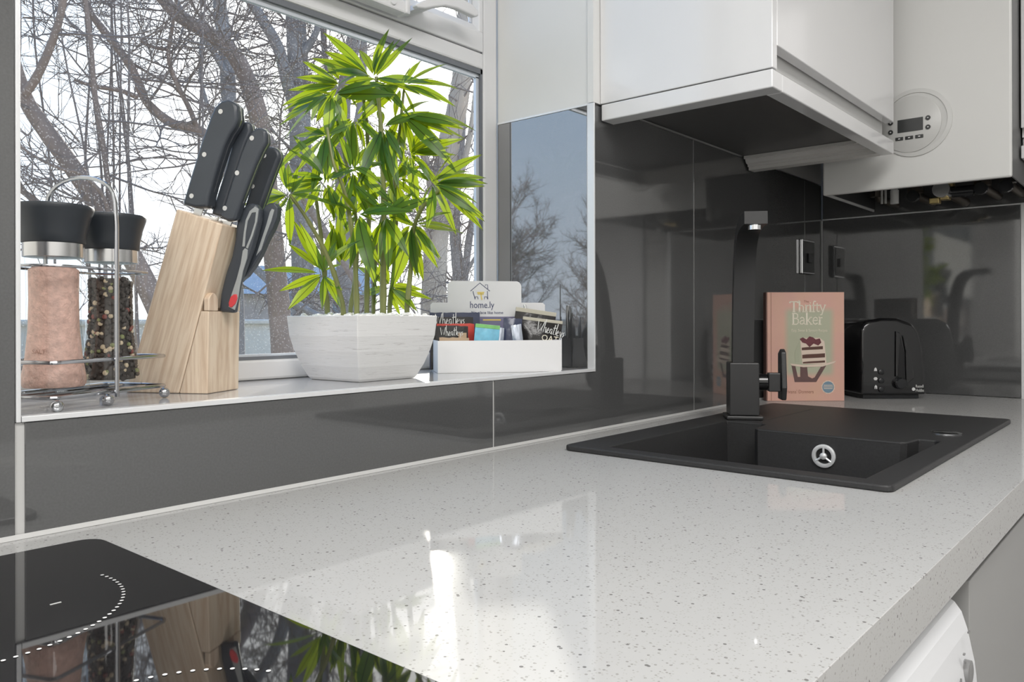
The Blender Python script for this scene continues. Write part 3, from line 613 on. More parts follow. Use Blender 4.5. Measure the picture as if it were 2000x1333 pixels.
stp = fl('cake_stand_print', 'stand_brown', [(1545, 714), (1551, 747), (1593, 747), (1613, 714), (1604, 714), (1590, 738), (1585, 740), (1577, 736), (1575, 714), (1562, 714), (1562, 737), (1557, 737), (1552, 714)], -.0007)
fl('plate_print', 'cake_cream', [(1542, 711), (1570, 714), (1605, 712), (1632, 706), (1628, 710), (1605, 717), (1568, 718), (1546, 715)], -.0009)
bd = MB(); bx, bz = bxz(1616, 757); bd.prism([(bx + .0168 * (1 if k % 2 else .93) * math.cos(PI * k / 12), bz + .0168 * (1 if k % 2 else .93) * math.sin(PI * k / 12)) for k in range(24)], -.0007, -.0002, 'y')
bo_ = bd.build('badge', 'cake_cream', bk)
MB().prism([(bx + .0142 * math.cos(PI * k / 8), bz + .0142 * math.sin(PI * k / 8)) for k in range(16)], -.0011, -.0006, 'y').build('badge_face', 'badge_blue', bo_)
for dz, wl in ((.0045, .011), (.0005, .012), (-.0035, .011)): MB().box((bx - wl, -.0014, bz + dz - .0008), (bx + wl, -.0010, bz + dz + .0008)).build('badge_line', 'cake_cream', bo_)

to = thing('toaster', 'glossy black toaster with lever slot in the worktop corner', 'toaster', (1.860, -.2535, .0003), CYAW)
TWd, TH, TL = .081, .2035, .190
sec = [(-TWd, .012), (TWd + .001, .012), (TWd, .05), (TWd - .004, .10), (TWd - .010, .145), (TWd - .018, .172), (TWd - .034, .190), (.010, .2025), (-.030, .2030), (-.060, .197), (-.074, .188), (-TWd + .001, .172), (-TWd, .12)]
bm_ = MB(); n = len(sec); vs_ = []
for y, s_ in ((.0, .965), (.006, 1.0), (.09, 1.012), (TL - .008, 1.0), (TL, .95)): vs_ += [(x * s_, y, .012 + (z - .012) * (s_ if s_ < 1 else 1)) for x, z in sec]
bm_.add(vs_, [(j * n + k, j * n + (k + 1) % n, (j + 1) * n + (k + 1) % n, (j + 1) * n + k) for j in range(4) for k in range(n)] + [tuple(range(n)), tuple(range(5 * n - 1, 4 * n - 1, -1))])
bm_.build('body', 'black_gloss', to, bevel=.004, seg=3, smooth=True)
MB().box((-.070, .012, 0), (.070, TL - .012, .0118)).build('foot_base', 'black_plastic', to, bevel=.002)
def tx(u): return (u - 1745) / 1543 * 1.975
def tz(v): return (781 - v) / 1543 * 1.975
MB().prism([(tx(1748), tz(737)), (tx(1752), tz(737)), (tx(1757), tz(652)), (tx(1749), tz(648))], -.0055, -.0006, 'y').build('slot_rib', 'black_gloss', to, bevel=.0015)
MB().prism([(tx(1754), tz(738)), (tx(1768), tz(752)), (tx(1766), tz(690)), (tx(1758), tz(658))], -.0012, -.0004, 'y').build('lever_slot', 'void', to)
MB().prism([(tx(1769), tz(752)), (tx(1784), tz(740)), (tx(1778), tz(690)), (tx(1762), tz(655)), (tx(1768), tz(690))], -.0045, -.0006, 'y').build('slot_rib', 'black_gloss', to, bevel=.0015)
MB().lathe([(.0150, -.0005), (.0150, -.010), (.0120, -.013)], (tx(1757), 0, tz(750)), 24, axis='y').build('browning_dial', 'black_plastic', to, smooth=True)
for v in (728, 745, 762):
    MB().lathe([(.0068, -.0005), (.0068, -.0035), (.0050, -.0045)], (tx(1721), 0, tz(v)), 16, axis='y').build('button', 'black_plastic', to, smooth=True)
ic = lambda name, px: MB().prism([(tx(u), tz(v)) for u, v in px], -.0011, -.0005, 'y').build(name, 'mark_white', to)
ic('toast_symbol', [(1707, 726), (1713, 726), (1712, 721), (1710, 719), (1708, 721)])
ic('frost_symbol', [(1708, 738), (1712, 738), (1714, 741), (1712, 744), (1708, 744), (1706, 741)])
ic('reheat_symbol', [(1708, 761), (1709.5, 761), (1709.5, 758), (1711, 758), (1711, 761), (1713, 761), (1713, 756), (1710.5, 753), (1708, 756)])
TXM = lambda u, v: frame((tx(u), -.0011, tz(v)), (1, 0, 0), (0, 0, 1))
text('brand_lettering', 'Russell', .0105, 'mark_white', to, TXM(1788, 758.5), .0003, 'LEFT', .68); text('brand_lettering', 'Hobbs', .0105, 'mark_white', to, TXM(1788, 766.5), .0003, 'LEFT', .75)
lg = MB().lathe([(.0042, -.0011), (.0042, -.0004)], (tx(1784), 0, tz(761.5)), 14, axis='y'); lg.build('brand_emblem', 'mark_white', to).scale = (1, 1, 1)
# ------------------------------------------------------------------ grinders and rack on the sill
rk = thing('wire_rack', 'chrome wire rack with ball feet and tall loop handle on the sill', 'rack', (.0345, .0207, HS), math.radians(25.7))
RL, RD, wr_ = .162, .086, .0021
def loop(z, x0=0, x1=RL, y0=0, y1=RD, r=.008): return [(x, y, z) for x, y in rrect(x0, y0, x1, y1, r, 4)]
MB().tube(loop(.0135), wr_, 8, closed=True).build('base_wire', 'wire', rk, smooth=True)
MB().tube(loop(.0480), wr_, 8, closed=True).build('rail_wire', 'wire', rk, smooth=True)
for yy in (.028, .060): MB().tube([(.001, yy, .0125), (RL - .001, yy, .0125)], .0017, 6).build('floor_wire', 'wire', rk, smooth=True)
MB().tube([(.085, RD + .0, .145 - .0)] and [(x, y, .1440) for x, y in rrect(.004, .008, RL - .004, RD - .004, .03, 6)], .0015, 8, closed=True).build('neck_wire', 'wire', rk, smooth=True)
hx_ = .079
pts = [(hx_, -.0035, .008), (hx_, -.0035, .19), (hx_, -.002, .215)] + [(hx_, RD / 2 - (RD / 2 + .001) * math.cos(PI * k / 12) , .218 + .026 * math.sin(PI * k / 12)) for k in range(1, 12)] + [(hx_, RD + .002, .215), (hx_, RD + .0035, .19), (hx_, RD + .0035, .008)]
MB().tube(pts, .0023, 8).build('loop_handle', 'wire', rk, smooth=True)
for x, y in ((-.002, -.006), (.064, -.006), (.150, -.006), (.004, RD), (.160, RD)):
    MB().ball((x, y, .0062), .0060, 14).build('ball_foot', 'wire', rk, smooth=True)
def grinder(name, label, loc, fill):
    o = thing(name, label, 'grinder', loc, group='grinders in the chrome rack')
    H = .190
    MB().lathe([(.0268, .1385), (.0262, .132), (.0255, .120), (.0250, .095), (.0256, .065), (.0285, .035), (.0322, .012), (.0330, .004), (.0320, .0005)], n=40).build('glass_jar', 'jar_glass', o, smooth=True)
    if fill == 'salt':
        MB().lathe([(.0190, .1295), (.0232, .126), (.0232, .120), (.0229, .095), (.0236, .065), (.0264, .035), (.0300, .014), (.0298, .008), (.028, .005)], n=36).build('salt_crystals', 'salt', o, smooth=True)
    else:
        mb = MB(); rr = random.Random(5)
        mb.lathe([(.0165, .121), (.0195, .118), (.0190, .095), (.0196, .065), (.0224, .036), (.0258, .014), (.0255, .007)], n=24)
        for k in range(900):
            z = .008 + .113 * rr.random(); prof = [(.006, .0285), (.014, .0275), (.036, .0240), (.065, .0212), (.095, .0206), (.13, .0212)]
            R = next(a[1] + (c[1] - a[1]) * (z - a[0]) / (c[0] - a[0]) for a, c in zip(prof, prof[1:]) if a[0] <= z <= c[0])
            a = rr.random() * 2 * PI; p = rr.random(); mi = 0 if p < .80 else 1 if p < .91 else 2 if p < .96 else 3
            if z > .075 and p > .80 and rr.random() < .6: mi = 0
            mb.ball((R * math.cos(a), R * math.sin(a), z), (.0021 + .0008 * rr.random()) * (1 if mi == 0 else 1.12), 6, mi)
        q = mb.build('peppercorns', None, o, smooth=True, mats=['pepper_black', 'pepper_white', 'pepper_red', 'pepper_green'], recalc=False); q['kind'] = 'stuff'
    MB().lathe([(.0265, .1388), (.0285, .1390), (.0285, .1530), (.0265, .1532)], n=40).build('steel_collar', 'steel', o, smooth=True)
    MB().lathe([(.0290, .1534), (.0300, .1545), (.0310, .163), (.0335, .176), (.0370, .187), (.0378, .1905), (.0368, .1925), (.030, .1936), (.001, .1940)], n=40).build('grinder_cap', 'cap_black', o, smooth=True)
    if fill == 'salt': text('jar_lettering', 'SALT', .0062, 'ink_brown', o, frame((.0002 - .0268 * FW.x, -.0268 * FW.y, .040), RT, (0, 0, 1)), .0001)
    return o
e1 = Vector((math.cos(math.radians(25.7)), math.sin(math.radians(25.7)), 0)); e2 = Vector((-e1.y, e1.x, 0)); ro = Vector((.0345, .0207, HS + .0158))
grinder('salt_grinder', 'grinder jar of pink salt with black cap in chrome rack', ro + e1 * .0445 + e2 * .044, 'salt')
grinder('pepper_grinder', 'grinder jar of mixed peppercorns with black cap in chrome rack', ro + e1 * .1255 + e2 * .046, 'pepper')
# ------------------------------------------------------------------ knife block, knives, scissors
kb = thing('knife_block', 'pale wooden knife block leaning on its upright foot on the sill', 'knife block', (.227, .085, HS + .0003), math.atan2(-.874, .486))
BT = .070
sl = MB().prism([(-.112, 0), (-.0385, 0), (.0205, .2045), (-.041, .225)], 0, BT, 'y').build('slanted_block', 'wood_slant', kb, bevel=.0015)
def bx_(u, v): return ((u - 403) / 1617, (768 - v) / 1617)
sup = MB().prism([(-.0375, 0), (0, 0), (.002, .100), (-.0085, .100)], .0, BT, 'y').build('upright_foot', 'wood_upright', kb, bevel=.001)
for a, c in ((0, .020), (BT - .016, BT)):
    w_ = c - a; pr = [(a, .1005), (c, .1005), (c, .1150)]
    pr += [(c - w_ * k / 8 if False else (a + w_ * (1 - k / 8)), .1150 + .0075 * math.sin(PI * k / 8)) for k in range(1, 8)] + [(a, .1150)]
    MB().prism(pr, -.0045, .0025, 'x').build('foot_ear', 'wood_upright', kb, bevel=.001)
def knife(name, label, y, outline, rivets, thick, bol=None):
    o = thing(name, label, 'knife', kb.location, kb.rotation_euler.z, 'knives in the wooden block')
    pts = [lp(o, u, v, y - thick / 2) for u, v in outline]; pts = [(p.x, p.z) for p in pts]
    c = (sum(p[0] for p in pts) / len(pts), sum(p[1] for p in pts) / len(pts))
    o.location = o.location + Matrix.Rotation(kb.rotation_euler.z, 3, 'Z') @ Vector((c[0], y, c[1])); L0 = [(p[0] - c[0], p[1] - c[1]) for p in pts]
    MB().prism(L0, -thick / 2, thick / 2, 'y').build('handle', 'handle_black', o, bevel=.0035, seg=3, smooth=True)
    MB().prism([(p[0] * 1.012, p[1] * 1.006) for p in L0], -.0011, .0011, 'y').build('tang', 'steel', o)
    for u, v in rivets:
        p = lp(kb, u, v, y - thick / 2); MB().lathe([(.0030, -thick / 2 - .0006), (.0030, -thick / 2 + .002)], (p.x - c[0], 0, p.z - c[1]), 16, axis='y').build('rivet', 'steel', o, smooth=True)
    lo = sorted(L0, key=lambda p: p[1])[:2]; mx_ = sum(p[0] for p in lo) / 2; mz_ = min(p[1] for p in lo)
    MB().prism([(mx_ - .014, mz_ + .001), (mx_ - .002, mz_ + .001), (mx_ - .016, mz_ - .034), (mx_ - .026, mz_ - .034)], -.0009, .0009, 'y').build('blade', 'steel', o)
    return o
knife('chef_knife', 'largest black handled knife with three rivets, leftmost in the block', .016, [(356, 399), (372, 345), (392, 280), (411, 228), (420, 208), (432, 197), (446, 194), (458, 199), (463, 208), (464, 232), (459, 246), (448, 262), (437, 285), (424, 325), (413, 362), (407, 385), (405, 405), (380, 406)], [(432, 218), (400, 302), (375, 383)], .020)
knife('bread_knife', 'black handled knife half hidden behind the largest knife handle', .034, [(412, 418), (424, 380), (440, 330), (452, 285), (462, 254), (470, 242), (480, 236), (488, 240), (490, 256), (480, 280), (468, 315), (452, 365), (440, 400), (436, 424)], [], .016)
knife('carving_knife', 'black handled knife between the half hidden one and the two small knives', .050, [(425, 424), (440, 380), (454, 332), (466, 286), (474, 258), (482, 246), (492, 244), (500, 250), (500, 266), (492, 292), (480, 330), (466, 378), (452, 425), (440, 430)], [], .014)
knife('utility_knife', 'slim black handled knife with three bright rivets at the block edge', .020, [(430, 424), (442, 388), (456, 345), (470, 300), (482, 270), (492, 256), (504, 249), (514, 250), (520, 257), (520, 278), (512, 292), (498, 322), (484, 358), (470, 395), (459, 430), (444, 432)], [(493, 270), (464, 338), (440, 407)], .014)
knife('paring_knife', 'black handled knife with two dull rivets, rightmost in the block', .060, [(470, 424), (480, 395), (494, 350), (506, 312), (514, 293), (524, 285), (536, 287), (544, 296), (546, 306), (538, 326), (526, 358), (514, 392), (502, 426), (486, 430)], [(517, 304), (494, 364)], .015)
sc_ = thing('scissors', 'black and grey kitchen scissors standing in the knife block foot', 'scissors', kb.location, kb.rotation_euler.z)
def sci(name, mat, px, y, t, bev=.002):
    pts = [lp(sc_, u, v, y) for u, v in px]; return MB().prism([(p.x, p.z) for p in pts], y, y + t, 'y').build(name, mat, sc_, bevel=bev)
sci('handle', 'handle_black', [(427, 609), (430, 575), (440, 535), (452, 500), (458, 470), (461, 440), (468, 415), (478, 402), (490, 396), (500, 399), (507, 408), (506, 430), (500, 455), (490, 490), (478, 520), (466, 552), (460, 585), (456, 612)], .026, .012, .0035)
sci('handle', 'handle_black', [(466, 552), (474, 520), (488, 490), (498, 455), (506, 425), (514, 407), (524, 397), (536, 396), (543, 405), (541, 425), (532, 448), (520, 470), (508, 498), (494, 522), (480, 540), (472, 546)], .040, .012, .0035)
g1 = sci('grip_insert', 'grip_grey', [(446, 600), (452, 575), (462, 545), (470, 515), (474, 490), (478, 485), (484, 488), (482, 505), (474, 530), (468, 560), (464, 585), (458, 606)], .0252, .002, .0005); tag(g1, 'pale grey grip insert')
g1 = sci('grip_insert', 'grip_grey', [(473, 482), (476, 455), (480, 430), (488, 412), (498, 404), (505, 408), (502, 432), (494, 460), (484, 486), (480, 484), (490, 460), (498, 434), (500, 415), (492, 416), (484, 432), (480, 455), (478, 482)], .0252, .002, .0004); tag(g1, 'pale grey grip outline')
g1 = sci('grip_insert', 'grip_grey', [(500, 500), (510, 470), (520, 440), (527, 415), (531, 408), (536, 410), (530, 432), (520, 458), (510, 488)], .0392, .002, .0004); tag(g1, 'pale grey grip insert')
tag(sci('pivot_button', 'red_plastic', [(447, 600), (446, 592), (450, 580), (456, 575), (462, 575), (463, 583), (459, 594), (452, 601)], .0238, .003, .001), 'red pivot button')
MB().prism([(-.030, .030), (-.022, .030), (-.001, .1045), (-.007, .1045)], .031, .033, 'y').build('blade', 'steel', sc_)
# ------------------------------------------------------------------ welcome box and its sachets
BXR = math.atan2(-.605, .797)
wb = thing('welcome_box', 'open white cardboard tray with house logo card at its back on the sill', 'box', (.66, .134, HS + .0003), BXR)
BL, BD_, BHt = .213, .113, .054
MB().box((0, 0, 0), (BL, BD_, .0015)).build('tray_base', 'card_white', wb)
MB().box((0, 0, .0016), (BL, .0015, BHt)).build('tray_front', 'card_white', wb)
MB().box((0, .0016, .0016), (.0015, BD_ - .0022, BHt)).build('tray_side', 'card_white', wb)
MB().box((BL - .0015, .0016, .0016), (BL, BD_ - .0022, BHt)).build('tray_side', 'card_white', wb)
MB().box((BL + .0003, .002, .002), (BL + .0016, .011, BHt + .003)).build('tray_flap', 'card_white', wb)
cz1, cz2 = .1205, .160
pr = [(0, .0016), (BL, .0016), (BL, cz1 - .004), (BL - .004, cz1), (.168, cz1)]
pr += [(.158 + .010 * math.cos(math.radians(a)), cz2 - .010 + .010 * math.sin(math.radians(a))) for a in range(0, 91, 15)] + [(.041 - .010 * math.sin(math.radians(a)), cz2 - .010 + .010 * math.cos(math.radians(a))) for a in range(0, 91, 15)] + [(.031, cz1), (.004, cz1), (0, cz1 - .004)]
cd_ = MB().prism(pr, BD_ - .002, BD_, 'y').build('back_card', 'card_white', wb)
def cardp(u, v): p = lp(wb, u, v, BD_ - .0026); return (p.x, p.z)
ink = MB()
for l in ([(919, 569), (937.5, 553), (957, 569)], [(924, 569), (928, 585)], [(952, 569), (953, 585)], [(928, 585), (928.5, 580), (933, 580), (934, 585)], [(946, 585), (946.5, 580), (951, 580), (952.5, 585)], [(948, 559), (948, 556.5), (952.5, 556.5), (953, 565)]):
    stroke(ink, [cardp(*p) for p in l], .0011, 0)
o = ink.build('house_logo', 'ink_navy', wb, recalc=False); o.matrix_local = frame((0, BD_ - .0026, 0), (1, 0, 0), (0, 0, 1))
ink = MB()
for l in ([(932, 572), (946, 571.5)], [(933, 574.5), (945, 574.5)], [(939.5, 573), (940, 580), (941.5, 586)]): stroke(ink, [cardp(*p) for p in l], .0022, 0)
o = ink.build('logo_tree', 'ink_yellow', wb, recalc=False); o.matrix_local = frame((0, BD_ - .0026, 0), (1, 0, 0), (0, 0, 1))
def cm(u, v): p = cardp(u, v); return frame((p[0], BD_ - .0026, p[1]), (1, 0, 0), (0, 0, 1))
text('logo_lettering', 'home.ly', .0175, 'ink_navy', wb, cm(941.5, 602), .0001, sx=.82)
text('slogan_lettering', 'No place like home', .0075, 'ink_navy', wb, cm(952, 613.5), .0001, sx=1.0)
a, c = cardp(905, 619), cardp(1030, 640); MB().box((a[0], BD_ - .0032, c[1]), (c[0], BD_ - .0022, a[1])).build('card_band', 'purple', wb)
a, c = cardp(943, 624), cardp(978, 626.5); MB().box((a[0], BD_ - .0036, c[1]), (c[0], BD_ - .0033, a[1])).build('band_line', 'ink_yellow', wb)
WH = [[(0, 1), (.12, .1), (.3, .75), (.42, .1), (.62, 1.05)], [(.72, 1.3), (.68, 0), (.72, .45), (.85, .55), (.92, 0), (.98, .05), (1.02, .25), (1.2, .35), (1.12, .55), (1.02, .35), (1.1, .02), (1.25, .1)], [(1.5, .5), (1.35, .5), (1.3, .15), (1.45, .05), (1.52, .5), (1.52, .05), (1.6, .05)],
      [(1.72, 1.0), (1.68, .1), (1.8, .05)], [(1.58, .65), (1.9, .72)], [(1.95, 1.15), (1.92, .05), (2.02, .25), (2.2, .35), (2.12, .55), (2.02, .3), (2.1, .02), (2.25, .1)], [(2.32, .5), (2.4, .08), (2.52, .5), (2.42, -.4), (2.25, -.35)], [(2.75, .5), (2.62, .42), (2.75, .2), (2.6, .02)]]
def sachet(name, label, mat, u0, u1, v0, y, z0=.002, bulge=.006, tilt=0, lean=.0, seed=1, crimp=None, group='sachets in the welcome box'):
    a = lp(wb, u0, v0, y); c = lp(wb, u1, v0, y); wd = c.x - a.x; h = a.z - z0
    loc = wb.location + Matrix.Rotation(BXR, 3, 'Z') @ Vector(((a.x + c.x) / 2, y, z0))
    o = thing(name, label, 'sachet', loc, BXR, group)
    o.rotation_euler = (lean, tilt, BXR); rr = random.Random(seed); NX, NY = 9, 8; vs_ = []
    for side in (-1, 1):
        for j in range(NY + 1):
            for i in range(NX + 1):
                X, Z = i / NX, j / NY; e_ = min(1, 5 * min(X, 1 - X)) * min(1, 6 * min(Z, 1 - Z))
                bb = bulge * (math.sin(PI * X) * math.sin(PI * Z)) ** .5 * e_
                wv = (noise.noise((X * 5 + seed, Z * 5, side)) * .0016) * (e_ + .3)
                vs_.append(((X - .5) * wd, side * (.0005 + bb) + wv, Z * h + (.0015 * noise.noise((X * 6, seed * 3.1, 1)) if j == NY else 0)))
    k = (NX + 1) * (NY + 1); fs = []
    for j in range(NY):
        for i in range(NX):
            q = [j * (NX + 1) + i, j * (NX + 1) + i + 1, (j + 1) * (NX + 1) + i + 1, (j + 1) * (NX + 1) + i]; fs += [tuple(q), tuple(k + t_ for t_ in q[::-1])]
    edge = [i for i in range(NX + 1)] + [(j + 1) * (NX + 1) - 1 for j in range(1, NY + 1)] + [NY * (NX + 1) + i for i in range(NX - 1, -1, -1)] + [j * (NX + 1) for j in range(NY - 1, 0, -1)]
    for i in range(len(edge)): p, q = edge[i], edge[(i + 1) % len(edge)]; fs.append((p, k + p, k + q, q))
    MB().add(vs_, fs).build('wrapper', mat, o, smooth=True)
    if crimp: MB().box((-wd / 2, -.0012, h - .0005), (wd / 2, .0012, h + crimp[1])).build('crimped_edge', crimp[0], o, bevel=.0004)
    o['dims'] = 0; del o['dims']; return o, wd, h
def script(o, x, z, sc, y, name='lettering', mat='mark_white', wd=.0011, rot=0):
    mb = MB()
    for l in WH: stroke(mb, l, wd, 0, (0, 0), sc)
    q = mb.build(name, mat, o, recalc=False); q.matrix_local = frame((x, y, z), (math.cos(rot), 0, math.sin(rot)), (-math.sin(rot), 0, math.cos(rot))); return q
o, wd, h = sachet('coffee_sachet', 'black sachet with blue sheen standing at the left back of the box', 'foil_navy', 839, 937, 611, .088, bulge=.004, seed=2)
o, wd, h = sachet('coffee_sachet', 'black sachet with white script lettering standing behind the red topped sachet', 'foil_black', 841, 924, 620, .070, bulge=.004, seed=3)
script(o, -.030, h - .013, .0185, -.0068, wd=.0013)
o, wd, h = sachet('tea_sachet', 'red topped sachet wedged between the black ones and the blue one', 'foil_red', 853, 926, 633, .054, bulge=.003, seed=4)
o, wd, h = sachet('coffee_sachet', 'smallest black sachet in front of the red one at the left of the box', 'foil_black', 852, 914, 637, .036, bulge=.004, seed=5)
script(o, -.021, h - .017, .0140, -.0066, wd=.0010)
MB().box((.010, -.0056, h - .026), (.024, -.0050, h - .012)).build('cup_print', 'kraft', o)
sachet('sugar_stick', 'brown paper stick lying along the front of the box', 'kraft', 858, 916, 660, .016, bulge=.003, seed=6)
o, wd, h = sachet('sweetener_sachet', 'light blue sachet with a green top edge in the middle of the box', 'foil_blue', 920, 968, 641, .034, bulge=.004, tilt=.10, seed=7, crimp=('foil_green', .006))
sachet('milk_sachet', 'pale turquoise sachet leaning beside the light blue one', 'foil_silver', 958, 980, 640, .038, bulge=.004, tilt=.06, seed=8)
o, wd, h = sachet('biscuit_pack', 'folded dark blue foil pack left of the oat biscuit pack', 'foil_navy', 978, 1014, 622, .044, bulge=.008, tilt=.06, seed=9)
o, wd, h = sachet('biscuit_pack', 'rear black biscuit pack with its beige crimp sticking up', 'foil_black', 992, 1072, 612, .090, bulge=.007, tilt=.14, seed=10, crimp=('foil_beige', .007))
o, wd, h = sachet('biscuit_pack', 'large black oat biscuit pack at the right front of the box', 'foil_black', 1010, 1088, 628, .058, bulge=.014, tilt=.12, seed=11, crimp=('foil_beige', .005))
script(o, -.014, h - .017, .0185, -.0165, wd=.0014, rot=-.16)
text('flavour_lettering', 'OAT', .0150, 'ink_cream', o, frame((.012, -.0165, h - .034), (1, 0, -.05), (.05, 0, 1)), .0002)
o, wd, h = sachet('wipe_sachet', 'small crumpled silver blue sachet in front of the oat biscuit pack', 'foil_silver', 1008, 1028, 634, .034, bulge=.005, tilt=-.12, seed=12)
pn = thing('pen', 'grey pen standing at the right back of the box', 'pen', wb.location + Matrix.Rotation(BXR, 3, 'Z') @ Vector((.186, .098, .003)), BXR)
pn.rotation_euler = (.0, -.13, BXR)
MB().lathe([(.0012, 0), (.0032, .012), (.0032, .112), (.0026, .1145)], n=14).build('barrel', 'steel', pn, smooth=True)
MB().box((-.0008, -.0060, .080), (.0008, -.0042, .113)).build('clip', 'chrome', pn)
# ------------------------------------------------------------------ potted bamboo
def W2(u, v, q): return P(u, v, q)
pt = thing('potted_bamboo', 'leafy artificial bamboo in a tapered white square pot on the sill', 'plant', (.507, .139, HS + .0003), math.radians(2.5))
prs = [(.0545, .0), (.0575, .004), (.0655, .022), (.0725, .044), (.0775, .066), (.0800, .0945), (.0795, .0955), (.0745, .0955), (.0735, .092), (.0735, .080)]
pv = []
for r_, z in prs: pv += [(r_ * a, r_ * b_, z) for a, b_ in ((-1, -1), (1, -1), (1, 1), (-1, 1))]
k = len(prs)
MB().add(pv, [(j * 4 + i, j * 4 + (i + 1) % 4, (j + 1) * 4 + (i + 1) % 4, (j + 1) * 4 + i) for j in range(k - 1) for i in range(4)] + [(3, 2, 1, 0), tuple((k - 1) * 4 + i for i in range(4))]).build('pot', 'pot_white', pt, bevel=.0025, seg=3)
rr = random.Random(11); mb = MB()
for i in range(330):
    x, y = rr.uniform(-.069, .069), rr.uniform(-.069, .069); r_ = rr.uniform(.0032, .0062)
    mb.ball((x, y, .085 + r_ * .6 + .008 * rr.random()), r_, 6, 0, (rr.uniform(.8, 1.4), rr.uniform(.8, 1.3), rr.uniform(.6, .9)))
mb.build('pebbles', 'pebble', pt, recalc=False)['kind'] = 'stuff'
PINV = (Matrix.Translation(pt.location) @ Matrix.Rotation(pt.rotation_euler.z, 4, 'Z')).inverted()
def pl(u, v, q): return PINV @ P(u, v, q)
def curve3(pts, n=5):
    out = []; m = len(pts)
    for i in range(m - 1):
        p0, p1, p2, p3 = pts[max(0, i - 1)], pts[i], pts[i + 1], pts[min(m - 1, i + 2)]
        for k in range(n):
            t = k / n; out.append(.5 * ((2 * p1) + (p2 - p0) * t + (2 * p0 - 5 * p1 + 4 * p2 - p3) * t * t + (3 * p1 - p0 - 3 * p2 + p3) * t ** 3))
    out.append(pts[-1]); return out
STEMS = [([(640, 614, 1.20), (634, 540, 1.19), (627, 460, 1.18), (618, 390, 1.17)], .0042), ([(672, 613, 1.17), (656, 545, 1.15), (632, 485, 1.13), (598, 425, 1.11), (566, 380, 1.09)], .0040),
         ([(683, 612, 1.24), (694, 540, 1.24), (698, 470, 1.24), (690, 380, 1.23), (672, 300, 1.22), (660, 235, 1.22)], .0036), ([(697, 616, 1.17), (694, 520, 1.17), (686, 440, 1.16), (672, 370, 1.15), (652, 320, 1.14), (640, 250, 1.15)], .0040),
         ([(716, 610, 1.25), (718, 500, 1.25), (722, 400, 1.24), (720, 300, 1.24), (712, 200, 1.24), (695, 160, 1.24)], .0042), ([(748, 612, 1.20), (749, 500, 1.20), (750, 400, 1.20), (747, 300, 1.20), (743, 225, 1.20), (736, 150, 1.20)], .0050),
         ([(760, 606, 1.27), (770, 520, 1.27), (774, 430, 1.27), (772, 330, 1.26), (782, 250, 1.26), (790, 175, 1.26)], .0038), ([(794, 608, 1.23), (803, 520, 1.23), (808, 450, 1.22), (826, 405, 1.21), (858, 372, 1.19)], .0042), ([(729, 606, 1.29), (733, 520, 1.29), (740, 450, 1.29), (760, 380, 1.28)], .0035)]
sb = MB()
for pts, r_ in STEMS:
    c = curve3([pl(*p) for p in pts]); c[0].z = .084
    rad = [r_ * (1 - .5 * i / len(c)) * (1.18 if i % 4 == 2 else 1) for i in range(len(c))]
    MB().tube(c, rad, 8).build('stem', 'stem_green', pt, smooth=True)
def leaf_mesh(seed, droop):
    rr = random.Random(seed); n = 9; vs_ = []; fs = []
    for i in range(n + 1):
        t = i / n; wdt = .094 * (math.sin(PI * min(1, t ** .85)) ** 1.05) + .004 * (1 - t); zc = -droop * t * t; tw = .25 * noise.noise((t * 2, seed * 2.7, 0))
        for s_, dz in ((-1, .045), (0, 0), (1, .045)): vs_.append((t * math.cos(droop * .4 * t), s_ * wdt, zc + dz * wdt * 8 * .35 + s_ * tw * wdt))
    for i in range(n):
        for j in range(2): fs.append((i * 3 + j, i * 3 + j + 1, i * 3 + 4 + j, i * 3 + 3 + j))
    me = bpy.data.meshes.new('leaf'); me.from_pydata(vs_, [], fs); me.materials.append(MAT['leaf']); me.polygons.foreach_set('use_smooth', [True] * len(fs)); me.update(); return me
LM = [leaf_mesh(i, d_) for i, d_ in enumerate((.06, .16, .28, .40, .5))]
RL_ = random.Random(3); QMAX = lambda u: min(1.038 / (.651 + .000492 * (1000 - u)), 1.40)
NL = [0]
def leaf(base_, tip_, wf_=1.0, roll=0, mi=None):
    a = PINV @ P(*base_); b_ = PINV @ P(tip_[0], tip_[1], min(tip_[2], QMAX(tip_[0]) - .012)); d_ = (b_ - a); a = a + d_ * RL_.uniform(.04, .16); d_ = d_ * 1.0; ln = d_.length
    ex = d_.normalized(); up = Vector((0, 0, .55)) - FW * .8 + Vector((RL_.uniform(-.5, .5), RL_.uniform(-.5, .5), RL_.uniform(-.4, .4))) * (1 + roll); ey = up.cross(ex)
    if ey.length < .1: ey = Vector((1, 0, 0)).cross(ex)
    ey.normalize(); ez = ex.cross(ey); m = Matrix((ex * ln, ey * ln * wf_, ez * ln)).transposed().to_4x4(); m.translation = a
    o = bpy.data.objects.new('leaf', LM[mi if mi is not None else RL_.randrange(4)]); COL.objects.link(o); o.parent = pt; o.matrix_local = m; NL[0] += 1
